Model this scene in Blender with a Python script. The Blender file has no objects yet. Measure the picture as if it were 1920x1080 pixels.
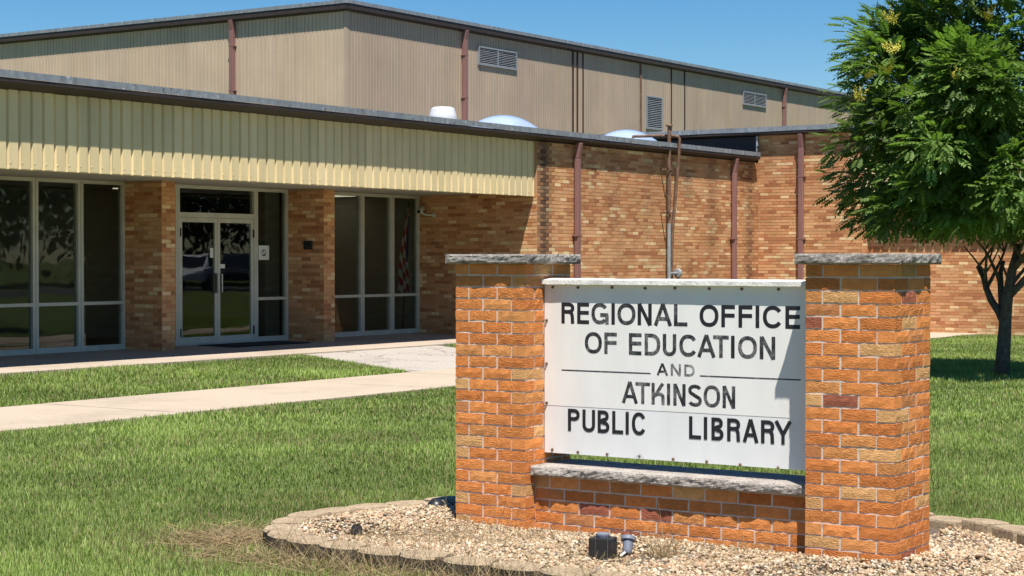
import bpy, bmesh, math, random
import numpy as np
from mathutils import Vector, Matrix, noise

random.seed(7)
rng = np.random.default_rng(7)
scene = bpy.context.scene
COL = scene.collection
R = math.radians

# ------------------------------------------------------------------ camera, sky, sun, exposure
# world axes: +X runs along the building's long front (away to the right), +Y runs away to the left, z up, metres
YAW, PITCH, CAM_Z = R(33.75), R(0.92), 1.62
cam_d = bpy.data.cameras.new('camera')
cam_d.sensor_width = 36.0
cam_d.lens = 3413.0 / 1920.0 * 36.0
cam_d.clip_start, cam_d.clip_end = 0.1, 3000.0
cam = bpy.data.objects.new('camera', cam_d)
COL.objects.link(cam)
cam.location = (0, 0, CAM_Z)
_f = Vector((math.cos(YAW) * math.cos(PITCH), math.sin(YAW) * math.cos(PITCH), -math.sin(PITCH)))
cam.rotation_euler = _f.to_track_quat('-Z', 'Y').to_euler()
scene.camera = cam

SUN_E, SUN_A = R(65.7), R(43.0)
to_sun = Vector((-math.cos(SUN_E) * math.cos(SUN_A), -math.cos(SUN_E) * math.sin(SUN_A), math.sin(SUN_E)))
world = bpy.data.worlds.new('World')
scene.world = world
world.use_nodes = True
wn = world.node_tree
sky = wn.nodes.new('ShaderNodeTexSky')
sky.sky_type = 'NISHITA'
sky.sun_disc = False
sky.sun_elevation = SUN_E
sky.sun_rotation = math.atan2(to_sun.x, to_sun.y)
sky.altitude = 200.0
sky.air_density = 1.0
sky.dust_density = 0.0
sky.ozone_density = 5.0
bg = wn.nodes['Background']
bg.inputs['Strength'].default_value = 0.067
hs_ = wn.nodes.new('ShaderNodeHueSaturation')
hs_.inputs['Saturation'].default_value = 1.36
wn.links.new(sky.outputs[0], hs_.inputs['Color'])
wn.links.new(hs_.outputs[0], bg.inputs['Color'])
sun_d = bpy.data.lights.new('sun', 'SUN')
sun_d.energy = 5.0
sun_d.angle = R(0.53)
sun_d.color = (1.0, 0.955, 0.89)
sun = bpy.data.objects.new('sun', sun_d)
COL.objects.link(sun)
sun.rotation_euler = (-to_sun).to_track_quat('-Z', 'Y').to_euler()
sun.location = (0, 0, 30)
scene.view_settings.view_transform = 'Standard'
scene.view_settings.look = 'None'
scene.view_settings.gamma = 1.0
scene.view_settings.use_curve_mapping = False
scene.view_settings.exposure = 0.70
scene.render.engine = 'CYCLES'
try:
    scene.cycles.use_denoising = True
    scene.cycles.max_bounces = 8
    scene.cycles.transparent_max_bounces = 16
except Exception:
    pass

# ------------------------------------------------------------------ material helpers
class NT:
    def __init__(s, name):
        s.m = bpy.data.materials.new(name)
        s.m.use_nodes = True
        s.t = s.m.node_tree
        s.b = s.t.nodes['Principled BSDF']
        s.out = s.t.nodes['Material Output']
    def n(s, kind, **kw):
        nd = s.t.nodes.new('ShaderNode' + kind)
        for k, v in kw.items():
            if k.startswith('i_'):
                nd.inputs[k[2:].replace('_', ' ')].default_value = v
            else:
                setattr(nd, k, v)
        return nd
    def l(s, a, b):
        s.t.links.new(a, b)
    def pos(s):
        return s.n('NewGeometry').outputs['Position']
    def scaled(s, vec, sc):
        m = s.n('Mapping')
        m.inputs['Scale'].default_value = sc if hasattr(sc, '__len__') else (sc, sc, sc)
        s.l(vec, m.inputs['Vector'])
        return m.outputs[0]
    def noise(s, vec, scale, detail=4.0, rough=0.6):
        nz = s.n('TexNoise')
        nz.inputs['Scale'].default_value = scale
        nz.inputs['Detail'].default_value = detail
        nz.inputs['Roughness'].default_value = rough
        s.l(vec, nz.inputs['Vector'])
        return nz.outputs['Fac']
    def ramp(s, fac, stops, interp='LINEAR'):
        r = s.n('ValToRGB')
        r.color_ramp.interpolation = interp
        e = r.color_ramp.elements
        while len(e) < len(stops):
            e.new(0.5)
        for i, (p, c) in enumerate(stops):
            e[i].position = p
            e[i].color = (*c, 1) if len(c) == 3 else c
        s.l(fac, r.inputs[0])
        return r.outputs[0]
    def mix(s, a, b, fac=None, mode='MIX', f=0.5):
        m = s.n('MixRGB', blend_type=mode)
        m.inputs[0].default_value = f
        if fac is not None:
            s.l(fac, m.inputs[0])
        for i, v in ((1, a), (2, b)):
            if hasattr(v, 'is_linked') or hasattr(v, 'links'):
                s.l(v, m.inputs[i])
            else:
                m.inputs[i].default_value = (*v, 1)
        return m.outputs[0]
    def bump(s, h, strength=0.5, dist=0.01):
        b = s.n('Bump')
        b.inputs['Strength'].default_value = strength
        b.inputs['Distance'].default_value = dist
        s.l(h, b.inputs['Height'])
        s.l(b.outputs[0], s.b.inputs['Normal'])
    def base(s, c):
        if hasattr(c, 'links'):
            s.l(c, s.b.inputs['Base Color'])
        else:
            s.b.inputs['Base Color'].default_value = (*c, 1)
    def rough(s, v):
        s.b.inputs['Roughness'].default_value = v

def grey(v):
    return (v, v, v)

def simple(name, c, rough=0.6, var=0.12, scale=6.0, bump=0.0, bscale=60.0, metal=0.0, spec=None):
    """a surface of one colour with mild blotches and fine grain"""
    t = NT(name)
    p = t.pos()
    nz = t.noise(p, scale, 5.0)
    lo = tuple(max(0, x * (1 - var)) for x in c)
    hi = tuple(min(1, x * (1 + var)) for x in c)
    t.base(t.ramp(nz, [(0.3, lo), (0.7, hi)]))
    t.rough(rough)
    t.b.inputs['Metallic'].default_value = metal
    if spec is not None:
        t.b.inputs['Specular IOR Level'].default_value = spec
    if bump > 0:
        t.bump(t.noise(p, bscale, 4.0), bump, 0.01)
    return t.m

MAT = {}

def m_brick(name, use_attr, wire):
    """brick: colour per brick (object colour or colour attribute), wire-cut relief"""
    t = NT(name)
    if use_attr:
        a = t.n('Attribute', attribute_name='brick_color')
        col = a.outputs['Color']
    else:
        col = t.n('ObjectInfo').outputs['Color']
    p = t.pos()
    blot = t.noise(p, 22.0, 5.0, 0.65)
    col2 = t.mix(col, t.ramp(blot, [(0.25, (0.76, 0.72, 0.70)), (0.6, (1, 1, 1)), (0.85, (1.12, 1.11, 1.08))]), mode='MULTIPLY', f=1.0)
    if use_attr:
        big = t.noise(t.scaled(p, (0.5, 0.5, 0.28)), 1.0, 5.0, 0.6)
        col2 = t.mix(col2, t.ramp(big, [(0.30, (0.74, 0.72, 0.70)), (0.62, (1.04, 1.03, 1.02))]), mode='MULTIPLY', f=1.0)
    t.base(col2)
    t.rough(0.9)
    t.b.inputs['Specular IOR Level'].default_value = 0.2
    if wire:
        v = t.scaled(p, (55, 55, 150))
        h1 = t.noise(v, 1.0, 3.0, 0.55)
        h2 = t.noise(p, 260.0, 3.0, 0.6)
        hm = t.mix(h1, h2, f=0.3)
        t.bump(hm, 1.0, 0.024)
        bn = [q for q in t.t.nodes if q.bl_idname == 'ShaderNodeBump'][0]
        rr = t.ramp(t.n('ObjectInfo').outputs['Random'], [(0.35, grey(0.30)), (0.6, grey(1.0))])
        t.l(rr, bn.inputs['Strength'])
    else:
        t.bump(t.noise(p, 90.0, 4.0), 0.3, 0.006)
    return t.m

MAT['brick'] = m_brick('sign_brick', False, True)
MAT['wall_brick_one'] = m_brick('wall_brick_single', False, False)
MAT['wall_brick'] = m_brick('wall_brick_many', True, False)
MAT['mortar'] = simple('light_mortar', (0.66, 0.54, 0.45), 0.95, 0.15, 30, 0.5, 200, spec=0.1)
def m_wall_mortar():
    t = NT('wall_mortar')
    p = t.pos()
    nz = t.noise(p, 8.0, 5.0)
    col = t.ramp(nz, [(0.3, (0.38, 0.215, 0.115)), (0.7, (0.48, 0.275, 0.15))])
    # soot streak that runs down the wall beside the end of the fascia
    sp_ = t.n('SeparateXYZ')
    t.l(p, sp_.inputs[0])
    mr = t.n('MapRange')
    mr.inputs['From Min'].default_value, mr.inputs['From Max'].default_value = 28.36, 28.76
    t.l(sp_.outputs['X'], mr.inputs['Value'])
    k = t.ramp(mr.outputs[0], [(0.0, grey(1.0)), (0.40, grey(0.10)), (0.58, grey(0.10)), (1.0, grey(1.0))])
    t.base(t.mix(col, k, mode='MULTIPLY', f=1.0))
    t.rough(0.95)
    t.bump(t.noise(p, 120.0, 4.0), 0.3, 0.01)
    return t.m
MAT['wall_mortar'] = m_wall_mortar()

def m_rock(name, c0, c1, c2):
    t = NT(name)
    p = t.pos()
    a = t.noise(p, 9.0, 8.0, 0.7)
    b = t.noise(p, 55.0, 6.0, 0.7)
    col = t.ramp(a, [(0.3, c0), (0.5, c1), (0.72, c2)])
    col = t.mix(col, t.ramp(b, [(0.3, grey(0.45)), (0.6, grey(1.0))]), mode='MULTIPLY', f=1.0)
    t.base(col)
    t.rough(0.95)
    t.b.inputs['Specular IOR Level'].default_value = 0.15
    t.bump(t.mix(a, b, f=0.6), 0.9, 0.02)
    return t.m
MAT['cap_stone'] = m_rock('weathered_cap_stone', (0.13, 0.118, 0.105), (0.35, 0.315, 0.28), (0.55, 0.50, 0.44))
MAT['sill_stone'] = m_rock('pale_sill_stone', (0.26, 0.22, 0.19), (0.46, 0.41, 0.36), (0.55, 0.50, 0.44))
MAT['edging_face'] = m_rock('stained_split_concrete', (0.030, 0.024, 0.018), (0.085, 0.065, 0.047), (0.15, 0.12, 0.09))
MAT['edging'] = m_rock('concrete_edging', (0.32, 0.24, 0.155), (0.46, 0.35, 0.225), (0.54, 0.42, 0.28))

def m_panel(name, c):
    t = NT(name)
    p = t.pos()
    g = t.noise(t.scaled(p, (3, 3, 0.8)), 2.0, 6.0, 0.6)
    sp = t.noise(p, 60.0, 2.0)
    col = t.ramp(g, [(0.3, tuple(x * 0.93 for x in c)), (0.62, c)])
    col = t.mix(col, t.ramp(sp, [(0.20, (0.72, 0.66, 0.58)), (0.29, (1, 1, 1))]), mode='MULTIPLY', f=0.6)
    t.base(col)
    t.rough(0.42)
    return t.m
MAT['panel'] = m_panel('painted_sign_panel', (0.80, 0.78, 0.735))
MAT['panel_low'] = m_panel('painted_sign_panel_lower', (0.76, 0.755, 0.735))
MAT['cap_board'] = simple('weathered_white_board', (0.74, 0.71, 0.65), 0.7, 0.25, 14, 0.4, 60)

def m_letter(name, wear):
    t = NT(name)
    p = t.pos()
    a = t.noise(p, 28.0, 6.0, 0.7)
    b = t.noise(t.scaled(p, (90, 90, 260)), 1.0, 3.0)
    w = t.mix(a, b, f=0.35)
    k = 0.62 - wear * 0.30
    t.base(t.ramp(w, [(k, (0.012, 0.011, 0.014)), (k + 0.10, (0.10, 0.10, 0.10)), (k + 0.26, (0.42, 0.40, 0.36))]))
    t.rough(0.5)
    return t.m
MAT['ink'] = [m_letter('letter_paint_%d' % i, w) for i, w in enumerate((0.15, 0.52, 0.68, 0.92))]

def m_metal_sheet(name, c, var=0.10, rough=0.55, use_obj=True, streak=0.16):
    """painted ribbed sheet: vertical weather streaks, colour may differ a little per sheet"""
    t = NT(name)
    p = t.pos()
    st = t.noise(t.scaled(p, (5.0, 5.0, 0.35)), 1.0, 5.0, 0.65)
    bl = t.noise(p, 0.8, 4.0)
    col = t.ramp(st, [(0.28, tuple(x * (1 - streak) for x in c)), (0.7, c)])
    col = t.mix(col, t.ramp(bl, [(0.3, grey(1 - var)), (0.7, grey(1 + var * 0.4))]), mode='MULTIPLY', f=1.0)
    if use_obj:
        col = t.mix(col, t.n('ObjectInfo').outputs['Color'], mode='MULTIPLY', f=1.0)
    t.base(col)
    t.rough(rough)
    return t.m
MAT['fascia'] = m_metal_sheet('cream_fascia_sheet', (0.80, 0.64, 0.355))
MAT['cladding'] = m_metal_sheet('tan_cladding_sheet', (0.47, 0.358, 0.25))
MAT['downspout'] = m_metal_sheet('brown_downspout', (0.26, 0.128, 0.112), use_obj=False)
MAT['brown_trim'] = simple('brown_trim', (0.034, 0.022, 0.019), 0.6, 0.25, 5)
MAT['black_flashing'] = simple('black_roof_flashing', (0.012, 0.013, 0.020), 0.7, 0.3, 3)

def m_gravelstop():
    t = NT('galvanised_roof_edge')
    p = t.pos()
    a = t.noise(t.scaled(p, (9, 9, 3)), 1.0, 6.0, 0.7)
    d = t.noise(t.scaled(p, (22, 22, 9)), 1.0, 2.0)
    col = t.ramp(a, [(0.3, (0.17, 0.185, 0.20)), (0.7, (0.33, 0.35, 0.37))])
    col = t.mix(col, t.ramp(d, [(0.66, grey(0.0)), (0.70, grey(1.0))]), mode='ADD', f=0.35)
    col = t.mix(col, t.ramp(d, [(0.27, grey(0.25)), (0.33, grey(1.0))]), mode='MULTIPLY', f=1.0)
    t.base(col)
    t.rough(0.5)
    t.b.inputs['Metallic'].default_value = 0.3
    return t.m
MAT['gravelstop'] = m_gravelstop()
MAT['roofing'] = simple('roof_gravel', (0.13, 0.125, 0.115), 0.95, 0.3, 20, 0.6, 60)
MAT['soffit'] = simple('painted_soffit', (0.40, 0.375, 0.33), 0.8, 0.08, 2)
MAT['aluminium'] = simple('dull_aluminium_frame', (0.56, 0.55, 0.485), 0.45, 0.08, 4, metal=0.1)
MAT['louver'] = simple('grey_louver_metal', (0.27, 0.28, 0.29), 0.5, 0.12, 5, metal=0.2)
MAT['dark'] = simple('dark_void', (0.012, 0.012, 0.012), 0.8, 0.1)
MAT['black_plastic'] = simple('black_plastic', (0.018, 0.018, 0.019), 0.38, 0.2, 20)
MAT['grey_plastic'] = simple('faded_grey_plastic', (0.16, 0.175, 0.215), 0.5, 0.15, 30)
MAT['steel'] = simple('bright_steel', (0.55, 0.56, 0.57), 0.3, 0.1, 10, metal=0.8)
MAT['rubber'] = simple('black_rubber_mat', (0.015, 0.015, 0.015), 0.9, 0.2, 50, 0.5, 150)
MAT['paper'] = simple('white_paper', (0.75, 0.75, 0.73), 0.7, 0.03)
MAT['print'] = simple('dark_print', (0.05, 0.045, 0.045), 0.7, 0.05)
MAT['fan_white'] = simple('white_spun_aluminium', (0.58, 0.58, 0.59), 0.35, 0.05, 3)
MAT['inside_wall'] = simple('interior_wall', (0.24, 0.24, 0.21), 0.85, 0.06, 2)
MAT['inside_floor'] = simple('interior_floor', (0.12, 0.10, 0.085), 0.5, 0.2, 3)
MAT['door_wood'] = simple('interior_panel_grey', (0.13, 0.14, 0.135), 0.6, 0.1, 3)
MAT['rust'] = NT('rusty_pipe').m

def _rust():
    t = NT('rusty_painted_pipe')
    p = t.pos()
    a = t.noise(t.scaled(p, (14, 14, 5)), 1.0, 7.0, 0.7)
    t.base(t.ramp(a, [(0.30, (0.085, 0.045, 0.028)), (0.5, (0.16, 0.085, 0.05)), (0.72, (0.27, 0.18, 0.12))]))
    t.rough(0.85)
    t.bump(t.noise(p, 80, 4), 0.5, 0.006)
    return t.m
MAT['rust'] = _rust()
MAT['galv'] = simple('galvanised_pipe', (0.36, 0.38, 0.40), 0.5, 0.2, 12, metal=0.4)

def m_dome():
    t = NT('milky_acrylic_dome')
    t.base((0.36, 0.44, 0.57))
    t.rough(0.12)
    t.b.inputs['Subsurface Weight'].default_value = 0.0
    t.b.inputs['Coat Weight'].default_value = 0.4
    return t.m
MAT['dome'] = m_dome()

def m_glass():
    t = NT('window_glass')
    fr = t.n('Fresnel')
    fr.inputs['IOR'].default_value = 1.56
    tr = t.n('BsdfTransparent')
    tr.inputs['Color'].default_value = (0.72, 0.76, 0.72, 1)
    gl = t.n('BsdfGlossy')
    gl.inputs['Roughness'].default_value = 0.012
    wv = t.n('Bump')
    wv.inputs['Strength'].default_value = 0.06
    wv.inputs['Distance'].default_value = 0.02
    t.l(t.noise(t.pos(), 1.7, 1.0), wv.inputs['Height'])
    t.l(wv.outputs[0], gl.inputs['Normal'])
    gl.inputs['Color'].default_value = (0.95, 0.98, 0.96, 1)
    mx = t.n('MixShader')
    geo = t.n('NewGeometry')     # the inner face of the pane only passes light on
    inv = t.n('Math', operation='SUBTRACT')
    inv.inputs[0].default_value = 1.0
    t.l(geo.outputs['Backfacing'], inv.inputs[1])
    mul = t.n('Math', operation='MULTIPLY')
    t.l(fr.outputs[0], mul.inputs[0])
    t.l(inv.outputs[0], mul.inputs[1])
    t.l(mul.outputs[0], mx.inputs[0])
    t.l(tr.outputs[0], mx.inputs[1])
    t.l(gl.outputs[0], mx.inputs[2])
    t.l(mx.outputs[0], t.out.inputs['Surface'])
    return t.m
MAT['glass'] = m_glass()

def m_concrete(name, c, agg=False, crack=False):
    t = NT(name)
    p = t.pos()
    a = t.noise(p, 0.9, 6.0, 0.65)
    b = t.noise(p, 35.0, 5.0, 0.7)
    col = t.ramp(a, [(0.28, tuple(x * 0.76 for x in c)), (0.50, tuple(x * 0.95 for x in c)), (0.70, c)])
    k = 0.62 if agg else 0.85
    col = t.mix(col, t.ramp(b, [(0.32, grey(k)), (0.6, grey(1.0)), (0.8, grey(1.06))]), mode='MULTIPLY', f=1.0)
    if crack:
        v = t.n('TexVoronoi', feature='DISTANCE_TO_EDGE')
        v.inputs['Scale'].default_value = 0.42
        wob = t.n('VectorMath', operation='ADD')
        nz = t.n('TexNoise')
        nz.inputs['Scale'].default_value = 2.2
        t.l(p, nz.inputs['Vector'])
        t.l(p, wob.inputs[0])
        t.l(nz.outputs['Color'], wob.inputs[1])
        t.l(wob.outputs[0], v.inputs['Vector'])
        col = t.mix(col, t.ramp(v.outputs['Distance'], [(0.0, grey(0.35)), (0.010, grey(1.0))]), mode='MULTIPLY', f=1.0)
    t.base(col)
    t.rough(0.95)
    t.b.inputs['Specular IOR Level'].default_value = 0.15
    t.bump(b, 0.45 if agg else 0.2, 0.012)
    return t.m
MAT['sidewalk'] = m_concrete('sidewalk_concrete', (0.47, 0.385, 0.29))
MAT['walk'] = m_concrete('entry_walk_concrete', (0.45, 0.37, 0.29))
MAT['path'] = m_concrete('old_path_concrete', (0.47, 0.42, 0.365), agg=True, crack=True)
MAT['asphalt'] = simple('asphalt', (0.05, 0.05, 0.052), 0.95, 0.25, 3, 0.3, 60)

def m_ground():
    t = NT('lawn_soil')
    p = t.pos()
    a = t.noise(p, 0.7, 5.0, 0.6)
    b = t.noise(p, 14.0, 5.0, 0.7)
    col = t.ramp(a, [(0.3, (0.10, 0.128, 0.036)), (0.7, (0.145, 0.178, 0.054))])
    col = t.mix(col, t.ramp(b, [(0.3, grey(0.55)), (0.65, grey(1.1))]), mode='MULTIPLY', f=1.0)
    # bare soil and straw in front of the planter's rounded end
    d = t.n('VectorMath', operation='DISTANCE')
    nzv = t.n('TexNoise')
    nzv.inputs['Scale'].default_value = 3.0
    t.l(p, nzv.inputs['Vector'])
    off = t.n('VectorMath', operation='MULTIPLY_ADD')
    t.l(nzv.outputs['Color'], off.inputs[0])
    off.inputs[1].default_value = (0.5, 0.5, 0)
    t.l(p, off.inputs[2])
    t.l(off.outputs[0], d.inputs[0])
    d.inputs[1].default_value = (8.0, 7.35, 0)
    straw = t.ramp(b, [(0.3, (0.085, 0.065, 0.045)), (0.65, (0.20, 0.155, 0.105))])
    mask = t.ramp(d.outputs['Value'], [(0.42, grey(1.0)), (0.68, grey(0.0))])
    col = t.mix(col, straw, fac=mask)
    t.base(col)
    t.rough(1.0)
    t.b.inputs['Specular IOR Level'].default_value = 0.05
    t.bump(b, 0.6, 0.03)
    return t.m
MAT['ground'] = m_ground()
MAT['gravel_bed'] = simple('gravel_bed', (0.13, 0.10, 0.075), 1.0, 0.4, 30, 0.8, 80, spec=0.1)

def m_attr(name, attr, rough=0.7, trans=0.0, spec=0.3):
    """colour from a per-face attribute; optional translucency for leaves and blades"""
    t = NT(name)
    a = t.n('Attribute', attribute_name=attr)
    t.l(a.outputs['Color'], t.b.inputs['Base Color'])
    t.rough(rough)
    t.b.inputs['Specular IOR Level'].default_value = spec
    if trans > 0:
        tl = t.n('BsdfTranslucent')
        g = t.mix(a.outputs['Color'], (1.15, 1.35, 0.55), mode='MULTIPLY', f=1.0)
        t.l(g, tl.inputs['Color'])
        mx = t.n('MixShader')
        mx.inputs[0].default_value = trans
        t.l(t.b.outputs[0], mx.inputs[1])
        t.l(tl.outputs[0], mx.inputs[2])
        t.l(mx.outputs[0], t.out.inputs['Surface'])
    return t.m
MAT['grass'] = m_attr('grass_blades', 'tint', 0.55, 0.42, 0.35)
MAT['straw'] = m_attr('dry_straw', 'tint', 0.8, 0.15, 0.2)
MAT['leaf'] = m_attr('tree_leaves', 'tint', 0.45, 0.40, 0.4)
MAT['pebble'] = m_attr('river_pebbles', 'tint', 0.75, 0.0, 0.3)
MAT['cloth'] = m_attr('flag_cloth', 'tint', 0.9, 0.0, 0.1)
MAT['bark'] = simple('tree_bark', (0.10, 0.08, 0.062), 0.95, 0.4, 14, 0.9, 40)
MAT['flower'] = simple('yellow_blossom', (0.50, 0.43, 0.05), 0.7, 0.3, 40)
MAT['rock_dark'] = simple('dark_rock', (0.05, 0.05, 0.055), 0.8, 0.4, 30, 0.6, 60)

# ------------------------------------------------------------------ object helpers
def tag(o, label=None, cat=None, group=None, kind=None):
    if label: o['label'] = label
    if cat: o['category'] = cat
    if group: o['group'] = group
    if kind: o['kind'] = kind
    return o

def empty(name, loc, label=None, cat=None, group=None):
    o = bpy.data.objects.new(name, None)
    o.empty_display_size = 0.3
    o.location = loc
    COL.objects.link(o)
    return tag(o, label, cat, group)

def attach(o, parent):
    """parent without moving: every parent here is an Empty with a location only, or a mesh at the world origin"""
    o.parent = parent
    if parent is not None:
        w = Matrix.Translation(parent['_at']) if '_at' in parent else Matrix.Identity(4)
        if parent.type == 'EMPTY':
            w = Matrix.Translation(parent.location)
        else:
            w = Matrix.Translation(parent.location)
            if parent.parent is not None:
                w = Matrix.Translation(parent.location)
        o.matrix_parent_inverse = w.inverted()
    return o

class MB:
    """collects shapes, builds ONE mesh object; coordinates in world metres"""
    def __init__(s):
        s.v, s.f = [], []
    def add(s, vs, fs):
        k = len(s.v)
        s.v += [tuple(p) for p in vs]
        s.f += [tuple(i + k for i in f) for f in fs]
        return s
    def box(s, x0, x1, y0, y1, z0, z1):
        return s.add([(x0, y0, z0), (x1, y0, z0), (x1, y1, z0), (x0, y1, z0), (x0, y0, z1), (x1, y0, z1), (x1, y1, z1), (x0, y1, z1)],
                     [(0, 3, 2, 1), (4, 5, 6, 7), (0, 1, 5, 4), (1, 2, 6, 5), (2, 3, 7, 6), (3, 0, 4, 7)])
    def prism(s, poly, z0, z1):
        n = len(poly)
        return s.add([(x, y, z0) for x, y in poly] + [(x, y, z1) for x, y in poly],
                     [tuple(range(n - 1, -1, -1)), tuple(range(n, 2 * n))] + [(i, (i + 1) % n, (i + 1) % n + n, i + n) for i in range(n)])
    def tube(s, pts, rad, n=10, cap=True):
        pts = [Vector(p) for p in pts]
        rads = rad if hasattr(rad, '__len__') else [rad] * len(pts)
        k = len(s.v)
        ref = Vector((0.31, 0.17, 0.93)).normalized()
        for i, p in enumerate(pts):
            t = (pts[min(i + 1, len(pts) - 1)] - pts[max(i - 1, 0)]).normalized()
            a = t.cross(ref)
            if a.length < 0.05:
                a = t.cross(Vector((1, 0, 0)))
            a.normalize()
            b = t.cross(a)
            for j in range(n):
                w = 2 * math.pi * j / n
                s.v.append(tuple(p + (a * math.cos(w) + b * math.sin(w)) * rads[i]))
        for i in range(len(pts) - 1):
            for j in range(n):
                s.f.append((k + i * n + j, k + i * n + (j + 1) % n, k + (i + 1) * n + (j + 1) % n, k + (i + 1) * n + j))
        if cap:
            s.f.append(tuple(k + j for j in range(n - 1, -1, -1)))
            s.f.append(tuple(k + (len(pts) - 1) * n + j for j in range(n)))
        return s
    def lathe(s, c, prof, n=24, axis='z'):
        k = len(s.v)
        for r, h in prof:
            for j in range(n):
                w = 2 * math.pi * j / n
                a, b = r * math.cos(w), r * math.sin(w)
                d = {'z': (a, b, h), 'y': (a, h, b), 'x': (h, a, b)}[axis]
                s.v.append((c[0] + d[0], c[1] + d[1], c[2] + d[2]))
        for i in range(len(prof) - 1):
            for j in range(n):
                s.f.append((k + i * n + j, k + i * n + (j + 1) % n, k + (i + 1) * n + (j + 1) % n, k + (i + 1) * n + j))
        s.f.append(tuple(k + j for j in range(n - 1, -1, -1)))
        s.f.append(tuple(k + (len(prof) - 1) * n + j for j in range(n)))
        return s
    def mesh(s, name, mat, smooth=False):
        me = bpy.data.meshes.new(name)
        me.from_pydata(s.v, [], s.f)
        bm = bmesh.new()
        bm.from_mesh(me)
        bmesh.ops.recalc_face_normals(bm, faces=bm.faces[:])
        bm.to_mesh(me)
        bm.free()
        me.materials.append(mat if not isinstance(mat, str) else MAT[mat])
        if smooth:
            me.shade_smooth()
        return me
    def build(s, name, mat, parent=None, origin=None, smooth=False, bevel=0.0):
        if origin is not None:
            s.v = [(x - origin[0], y - origin[1], z - origin[2]) for x, y, z in s.v]
        me = s.mesh(name, mat, smooth)
        o = bpy.data.objects.new(name, me)
        if origin is not None:
            o.location = origin
        COL.objects.link(o)
        if parent is not None:
            attach(o, parent)
        if bevel > 0:
            b = o.modifiers.new('bevel', 'BEVEL')
            b.width = bevel
            b.segments = 2
            b.limit_method = 'ANGLE'
        return o

def place(name, me, M, parent=None, color=None):
    """an object that shares mesh data"""
    o = bpy.data.objects.new(name, me)
    o.matrix_world = M
    COL.objects.link(o)
    if parent is not None:
        attach(o, parent)
    if color is not None:
        o.color = (*color, 1)
    return o

def raw_mesh(name, verts, faces_flat, n_per, mat, parent=None, colors=None, attr='tint', smooth=False):
    """large mesh from numpy arrays; faces all have n_per corners; one colour per face"""
    me = bpy.data.meshes.new(name)
    nv, nf = len(verts), len(faces_flat) // n_per
    me.vertices.add(nv)
    me.vertices.foreach_set('co', np.asarray(verts, dtype=np.float32).ravel())
    me.loops.add(len(faces_flat))
    me.loops.foreach_set('vertex_index', np.asarray(faces_flat, dtype=np.int32))
    me.polygons.add(nf)
    me.polygons.foreach_set('loop_start', np.arange(0, nf * n_per, n_per, dtype=np.int32))
    me.polygons.foreach_set('loop_total', np.full(nf, n_per, dtype=np.int32))
    me.update(calc_edges=True)
    if colors is not None:
        a = me.attributes.new(attr, 'FLOAT_COLOR', 'FACE')
        c = np.ones((nf, 4), dtype=np.float32)
        c[:, :3] = colors
        a.data.foreach_set('color', c.ravel())
    me.materials.append(MAT[mat])
    if smooth:
        me.shade_smooth()
    elif n_per == 4:
        me.shade_flat()
    o = bpy.data.objects.new(name, me)
    COL.objects.link(o)
    if parent is not None:
        attach(o, parent)
    return o

def inside(px, py, poly):
    """numpy point-in-polygon"""
    r = np.zeros(len(px), dtype=bool)
    n = len(poly)
    for i in range(n):
        x1, y1 = poly[i]
        x2, y2 = poly[(i + 1) % n]
        c = ((y1 > py) != (y2 > py)) & (px < (x2 - x1) * (py - y1) / (y2 - y1 + 1e-12) + x1)
        r ^= c
    return r

# ------------------------------------------------------------------ the setting: ground and paving
g = MB()
def zg(y):
    return 0.11 * np.clip((np.asarray(y) - 15.45) / 2.95, 0, 1)
g.add([(-600, -600, 0), (600, -600, 0), (600, 15.45, 0), (-600, 15.45, 0), (600, 18.40, 0.11), (-600, 18.40, 0.11), (600, 600, 0.11), (-600, 600, 0.11)],
      [(0, 1, 2, 3), (3, 2, 4, 5), (5, 4, 6, 7)])
tag(g.build('lawn', 'ground'), kind='structure')

def slab(name, poly, z, mat, depth=0.12):
    o = MB().prism(poly, z - depth, z).build(name, mat)
    return tag(o, kind='structure')
# concrete sidewalk in squares, each slab a piece of it
sw = tag(MB().box(-30, 60, 13.32, 15.44, -0.1, 0.008).build('sidewalk', 'sidewalk'), kind='structure')
x = -6.0
while x < 46:
    b = MB()
    dz = random.uniform(-0.003, 0.003)
    b.box(x + 0.006, x + 2.194, 13.30, 15.46, -0.05, 0.024 + dz)
    b.build('paving_slab', 'sidewalk', sw)
    x += 2.2
MB_ = MB()
_pp = [(20.62, 15.465), (24.4, 15.465), (25.3, 18.445), (21.75, 18.445)]
MB_.add([(x, y, float(zg(y)) - 0.1) for x, y in _pp] + [(x, y, float(zg(y)) + 0.018) for x, y in _pp], [(0, 3, 2, 1), (4, 5, 6, 7), (0, 1, 5, 4), (1, 2, 6, 5), (2, 3, 7, 6), (3, 0, 4, 7)])
tag(MB_.build('entry_path', 'path'), kind='structure')
ew = tag(MB().prism([(10, 18.52), (28.3, 18.52), (28.3, 21.3), (10, 21.3)], -0.1, 0.12).build('entry_walk', 'walk'), kind='structure')
x = 11.0
while x < 28.0:
    e = min(x + 2.43, 28.32)
    MB().add([(x + 0.005, 18.45, -0.05), (e - 0.005, 18.45, -0.05), (e - 0.005, 21.4, -0.05), (x + 0.005, 21.4, -0.05),
              (x + 0.005, 18.45, 0.148), (e - 0.005, 18.45, 0.148), (e - 0.005, 21.4, 0.196), (x + 0.005, 21.4, 0.196)],
             [(0, 3, 2, 1), (4, 5, 6, 7), (0, 1, 5, 4), (1, 2, 6, 5), (2, 3, 7, 6), (3, 0, 4, 7)]).build('paving_slab', 'walk', ew)
    x += 2.43
tag(MB().box(28.34, 37.5, 17.6, 18.34, -0.05, 0.125).build('gravel_strip', 'gravel_bed'), kind='structure')
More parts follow.
